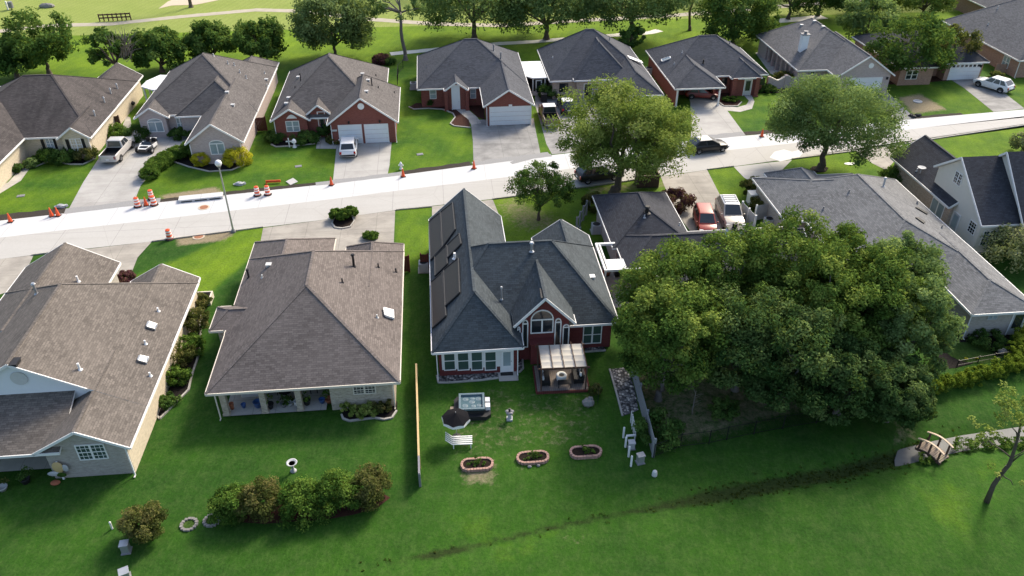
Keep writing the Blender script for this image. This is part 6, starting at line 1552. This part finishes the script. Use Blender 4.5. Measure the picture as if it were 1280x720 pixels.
# planter beside J, stuff on porches
t = thing('garden_planter', 'white edged square planter with dark soil beside the tan roof', 'planter', G(254, 377), GA); m = MB()
for a in ((-.75, .75, -.6, -.5), (-.75, .75, .5, .6), (-.75, -.65, -.5, .5), (.65, .75, -.5, .5)): m.box(*a, 0, .6)
m.build('edging', 'trim_cream', t); m = MB(); m.box(-.65, .65, -.5, .5, 0, .5); m.build('soil', 'soil', t)
def pot(u, v, r, h_, mat, lab, plant=None, seed=0, z=.12, group=None):
    t = thing('plant_pot', lab, 'plant pot', W(u, v, z), 0, group); m = MB(); m.lathe((0, 0, 0), [(r*.7, 0), (r, h_*.9), (r*1.08, h_), (r*.85, h_), (r*.8, h_*.85)], 14); m.build('pot', mat, t, True)
    if plant: rng = np.random.default_rng(seed); leafmesh('foliage', crown_clumps(0, 0, h_*.8, h_*.8+r*3, r*1.6, r*1.6, 8, rng, r*.8), 30, .1, plant, rng, t)
def gu(px, py, z=.12): return pz(px, py, z)[:2]
for i, (x, y, r, h_, mat, pl, lab) in enumerate([(290.5, 511, .16, .5, 'terracotta', None, 'tall red pot at the left end of the long back porch'), (305, 509, .17, .3, 'blue', None, 'small blue pot on the open part of the long back porch'), (323, 508, .3, .45, 'blue', None, 'big blue glazed pot beside the left inner porch column'), (338, 510, .26, .4, 'dark', 'leaf_hedge', 'green potted plant right of the left inner porch column'), (355, 508, .22, .32, 'grey', 'leaf_deep', 'grey potted plant in the middle porch bay'), (363, 507, .2, .3, 'ltgrey', 'leaf_deep', 'pale potted plant in the middle porch bay'), (371, 506, .2, .36, 'white', None, 'white pot by the right inner porch column'), (384, 505, .26, .4, 'dark', 'leaf_hedge', 'bushy green potted plant right of the right inner porch column'), (403, 503, .22, .32, 'blue', None, 'blue pot in the right porch bay'), (412, 502, .3, .3, 'terracotta', 'leaf_hedge', 'wide red pot with greenery by the porch end wall'), (422, 502, .27, .5, 'acrylic', None, 'pale green drum at the porch end corner')]):
    u, v = gu(x, y); pot(u, v, r, h_, mat, lab, pl, i, group='pots on the long back porch')
for i, (u, v, rz, lab) in enumerate([(-11.9, 43.1, .4, 'dark porch chair in the middle bay, left'), (-10.9, 43.3, -.4, 'dark porch chair in the middle bay, right'), (-9.6, 43.0, .2, 'dark porch chair in the right bay')]):
    t = thing('porch_chair', lab, 'chair', W(u, v, .12), rz, 'dark chairs on the long back porch'); m = MB(); m.box(-.26, .26, -.26, .26, .4, .46); m.build('seat', 'dark', t); m = MB(); m.box(-.26, .26, .22, .27, .46, .95); m.build('backrest', 'dark', t)
    for x in (-.22, .22):
        for y in (-.22, .22): m = MB(); m.box(x-.025, x+.025, y-.025, y+.025, 0, .4); m.build('leg', 'dark', t)
t = thing('porch_table', 'round dark table in the middle bay of the long back porch', 'table', W(-11.4, 42.5, .12)); m = MB(); m.cyl(0, 0, .7, .74, .5, n=18); m.build('table_top', 'dark', t); m = MB(); m.cyl(0, 0, 0, .7, .06, n=8); m.build('leg', 'dark', t)
t = thing('porch_grill', 'dark grill on a white cabinet at the left end of the long back porch', 'grill', W(-13.6, 43.2, .12), GA); m = MB(); m.box(-.9, .9, -.35, .35, 0, .85); m.build('cabinet', 'ltgrey', t); m = MB(); m.box(-.1, .7, -.32, .32, .85, 1.3); m.build('hood', 'black', t)
t = thing('patio_chair', 'brown wooden chair on the patio under the tan roof', 'chair', W(-30.2, 38.4, .05), .5); m = MB(); m.box(-.3, .3, -.3, .3, .35, .42); m.build('seat', 'wood_brown', t); m = MB(); m.box(-.3, .3, .26, .32, .42, 1.0); m.build('backrest', 'wood_brown', t)
for x in (-.26, .26):
    for y in (-.26, .26): m = MB(); m.box(x-.03, x+.03, y-.03, y+.03, 0, .35); m.build('leg', 'wood_brown', t)
pp = G(80, 599)
t = thing('wall_decoration', 'colourful wooden bird ornament on a white post at the corner of the patio', 'garden ornament', (pp.x, pp.y, 0), .1); m = MB(); m.box(-.05, .05, -.04, .04, 0, 1.5); m.build('post', 'white', t); m = MB(); m.ball((.0, -.08, 1.1), .34, .08, .45, 12, 8); m.build('body', 'wood_yellow', t, True); m = MB(); m.ball((-.35, -.08, .6), .42, .07, .2, 12, 6); m.ball((.4, -.08, 1.0), .2, .06, .3, 10, 6); m.build('wing', 'ltgrey', t, True); m = MB(); m.ball((.05, -.12, .5), .3, .05, .2, 10, 6); m.build('tail', 'leafgreen', t) if 'leafgreen' in M else m.build('tail', 'turf', t)
m = MB(); m.ball((0, 0, .12), .3, .22, .1, 12, 6); place(m, 'garden_ball', 'terracotta', G(70, 605), 'dull red round garden ornament on the grass by the patio', 'garden ornament')
pot(*UV(G(33, 603))[:2], .3, .4, 'dark', 'dark pot with drooping plant on the grass below the patio', 'leaf_deep', 31, 0); pot(*UV(G(4, 612))[:2], .3, .25, 'ltgrey', 'pale stone pot at the left edge of the back lawn', 'leaf_olive', 32, 0)
m = MB(); m.box(-.06, .06, -.03, .03, 0, 1.1); m.box(-.32, .32, -.03, .03, .62, .76); place(m, 'cross_ornament', 'white', G(362, 184), 'white cross ornament standing in the bed under the fan topped window', 'garden ornament', GA)
m = MB(); m.lathe((0, 0, 0), [(.25, 0), (.1, .3), (.12, .5), (.28, .6), (.22, .85), (.06, 1.0)], 10); place(m, 'urn_ornament', 'white', G(368.5, 184), 'white urn ornament right of the white cross', 'garden ornament')
m = MB(); m.lathe((0, 0, 0), [(.2, 0), (.16, .3), (.11, .7), (.14, .9), (.06, 1.1)], 10); m.ball((.12, 0, .7), .16, .08, .25, 8, 6); place(m, 'garden_statue', 'white', G(1238, 418), 'white garden statue in the black mulch below the pale grey roof', 'statue')
m = MB(); m.ball((0, 0, .15), .38, .3, .26, 10, 6, jit=.15, seed=8); place(m, 'boulder', 'rock', G(1252, 442), 'rounded pale boulder at the edge of the black mulch bed', 'rock')
for i, (x, y) in enumerate([(1207, 450), (1220, 449)]):
    rng = np.random.default_rng(i); o = leafmesh('yellow_flower', [(0, 0, .12, .13, .8)]*2, 40, .07, 'leaf_gold', rng); o.location = G(x, y); tag(o, ('left' if i == 0 else 'right')+' yellow flower clump on the round turf', 'flower', 'yellow flowers on the round turf')
# bin-like box and wheelie things
box_thing('wheeled_bin', W(13.3, 96.2), .35, .4, 1.0, 'dark', 'dark wheeled bin beside the tan brick house', 'bin')
t = thing('patio_sofa', 'grey outdoor sofa on the patio behind the brick siding wall corner', 'sofa', G(1180, 275), -.9); m = MB(); m.box(-.7, .7, -.35, .35, .1, .42); m.build('seat', 'dark', t); m = MB(); m.box(-.7, .7, .28, .4, .3, .85); m.build('backrest', 'grey', t)
t = thing('kettle_grill', 'dark kettle grill in the gap beside the white patio cover', 'grill', G(168, 136)); m = MB(); m.lathe((0, 0, .7), [(.1, -.2), (.28, 0), (.28, .05), (.1, .25)], 12); m.build('bowl', 'dark', t, True)
for k in range(3): m = MB(); m.tube([(0.1*math.cos(k*2.1), .1*math.sin(k*2.1), .55), (.28*math.cos(k*2.1), .28*math.sin(k*2.1), 0)], .015, 6); m.build('leg', 'black', t)
# golf course things
def railfence():
    a, b = G(125, 27), G(164, 25); d = b-a; t = thing('rail_fence', 'short dark rail fence beside the cart path at the top left', 'fence', a, math.atan2(d.y, d.x)); L = d.length
    for i in range(8): x = i*L/7; m = MB(); m.box(x-.08, x+.08, -.08, .08, 0, 1.2); m.build('post', 'wood_brown', t)
    m = MB(); m.box(0, L, -.05, .05, .45, .65); m.box(0, L, -.05, .05, .95, 1.15); m.build('rail', 'wood_brown', t)
railfence()
t = thing('tee_sign', 'small dark bin with white post on the golf course at the top left', 'bin', G(15, 12)); m = MB(); m.cyl(0, 0, .3, 1.3, .4, n=12); m.build('bin', 'grey', t); m = MB(); m.box(-.75, -.55, -.1, .1, 0, 1.4); m.build('post', 'white', t); m = MB(); m.cyl(0, 0, 0, .3, .1, n=8); m.build('leg', 'dark', t)
m = MB(); m.ball((0, 0, .2), 1.3, .7, .5, 12, 6, jit=.1, seed=2); place(m, 'earth_mound', 'rock', G(59, 9), 'brown earth mound on the golf course at the top left', 'mound')
# ------------------------------------------------------------------ footbridge
def bridge():
    a, b = G(1149, 557), G(1180, 577); d = b-a; L = d.length; t = thing('footbridge', 'small arched wooden footbridge with curved pale handrails over the creek', 'bridge', (a.x, a.y, 0), math.atan2(d.y, d.x)); w = .5; n = 16
    arch = lambda x: .10+.2*math.sin(math.pi*x/L)
    m = MB()
    for i in range(n):
        x0_, x1_ = i*L/n, (i+1)*L/n-.02; z = arch((x0_+x1_)/2); m.box(x0_, x1_, -w, w, z, z+.05)
    m.build('deck', 'wood', t)
    for s_ in (-1, 1):
        m = MB()
        for i in range(n): m.beam((i*L/n, s_*(w-.06), arch(i*L/n)-.08), ((i+1)*L/n, s_*(w-.06), arch((i+1)*L/n)-.08), .1, .16)
        m.build('stringer', 'wood_brown', t)
        for q in (.12, .5, .88):
            x = q*L; m = MB(); m.box(x-.05, x+.05, s_*w-.05, s_*w+.05, arch(x)-.15, arch(x)+.8); m.build('post', 'wood_brown', t)
        m = MB(); k = 10
        for i in range(k):
            p, q = -.02+i*(L+.04)/k, -.02+(i+1)*(L+.04)/k; m.beam((p, s_*w, arch(p)+.83), (q, s_*w, arch(q)+.83), .13, .05)
        m.build('handrail', 'wood_new', t)
bridge()
# weeds in the wet ditch
rng = np.random.default_rng(32); cl = []
for _ in range(800):
    i = rng.integers(1, len(DX)-3); t_ = rng.random(); x = DX[i]*(1-t_)+DX[i+1]*t_; y = DY[i]*(1-t_)+DY[i+1]*t_
    k = min(1, max(0, (x-6)/7)); 
    if rng.random() > .06+.94*k*k: continue
    x += rng.normal(0, .15); y += rng.normal(0, .2+.25*k); cl.append((x, y, float(zf(x, y))+rng.uniform(-.03, .02), rng.uniform(.06, .16), rng.uniform(.3, 1)))
o = leafmesh('ditch_weeds', cl, 26, .06, 'leaf_ditch', rng); o['kind'] = 'stuff'; tag(o, 'dark weeds growing in the wet ditch', 'weeds')
# creek-edge plants
rng = np.random.default_rng(31); cl = []
for _ in range(150):
    q = G(rng.uniform(1190, 1290), rng.uniform(548, 562)-0.0); cl.append((q.x, q.y, rng.uniform(0, .18), .16, rng.random()))
for _ in range(26):
    q = G(rng.uniform(1148, 1168), rng.uniform(568, 580)); cl.append((q.x, q.y, rng.uniform(0, .2), .15, rng.random()))
o = leafmesh('creek_weeds', cl, 22, .1, 'leaf_hedge', rng); o['kind'] = 'stuff'; tag(o, 'green weeds along the creek bank', 'weeds')
# ------------------------------------------------------------------ camera, sky and sun
cd = bpy.data.cameras.new('camera'); cam = bpy.data.objects.new('camera', cd); COL.objects.link(cam)
cam.location = (0, 0, CH); cam.rotation_euler = (R(90)-TH, 0, 0); cd.sensor_width = 36; cd.lens = 36*F/1280; cd.clip_end = 3000; cd.clip_start = .5
sc.camera = cam
AZ, EL = R(35), R(38)
w = bpy.data.worlds.new('World'); sc.world = w; w.use_nodes = True; nt = w.node_tree
sky = nt.nodes.new('ShaderNodeTexSky'); sky.sky_type = 'NISHITA'; sky.sun_disc = False; sky.sun_elevation = EL; sky.sun_rotation = AZ; sky.dust_density = 3.5; sky.air_density = 1.0
bg = nt.nodes['Background']; bg.inputs['Strength'].default_value = .15; nt.links.new(sky.outputs[0], bg.inputs[0])
sl = bpy.data.lights.new('sun', 'SUN'); sl.energy = 2.6; sl.angle = R(13); sl.color = (1, .90, .73)
so = bpy.data.objects.new('sun', sl); COL.objects.link(so)
dv = Vector((math.sin(AZ)*math.cos(EL), math.cos(AZ)*math.cos(EL), math.sin(EL))); so.rotation_euler = dv.to_track_quat('Z', 'Y').to_euler(); so.location = (0, 60, 80)
sc.view_settings.view_transform = 'Standard'; sc.view_settings.look = 'None'; sc.view_settings.exposure = 0.88; sc.view_settings.gamma = 1.0
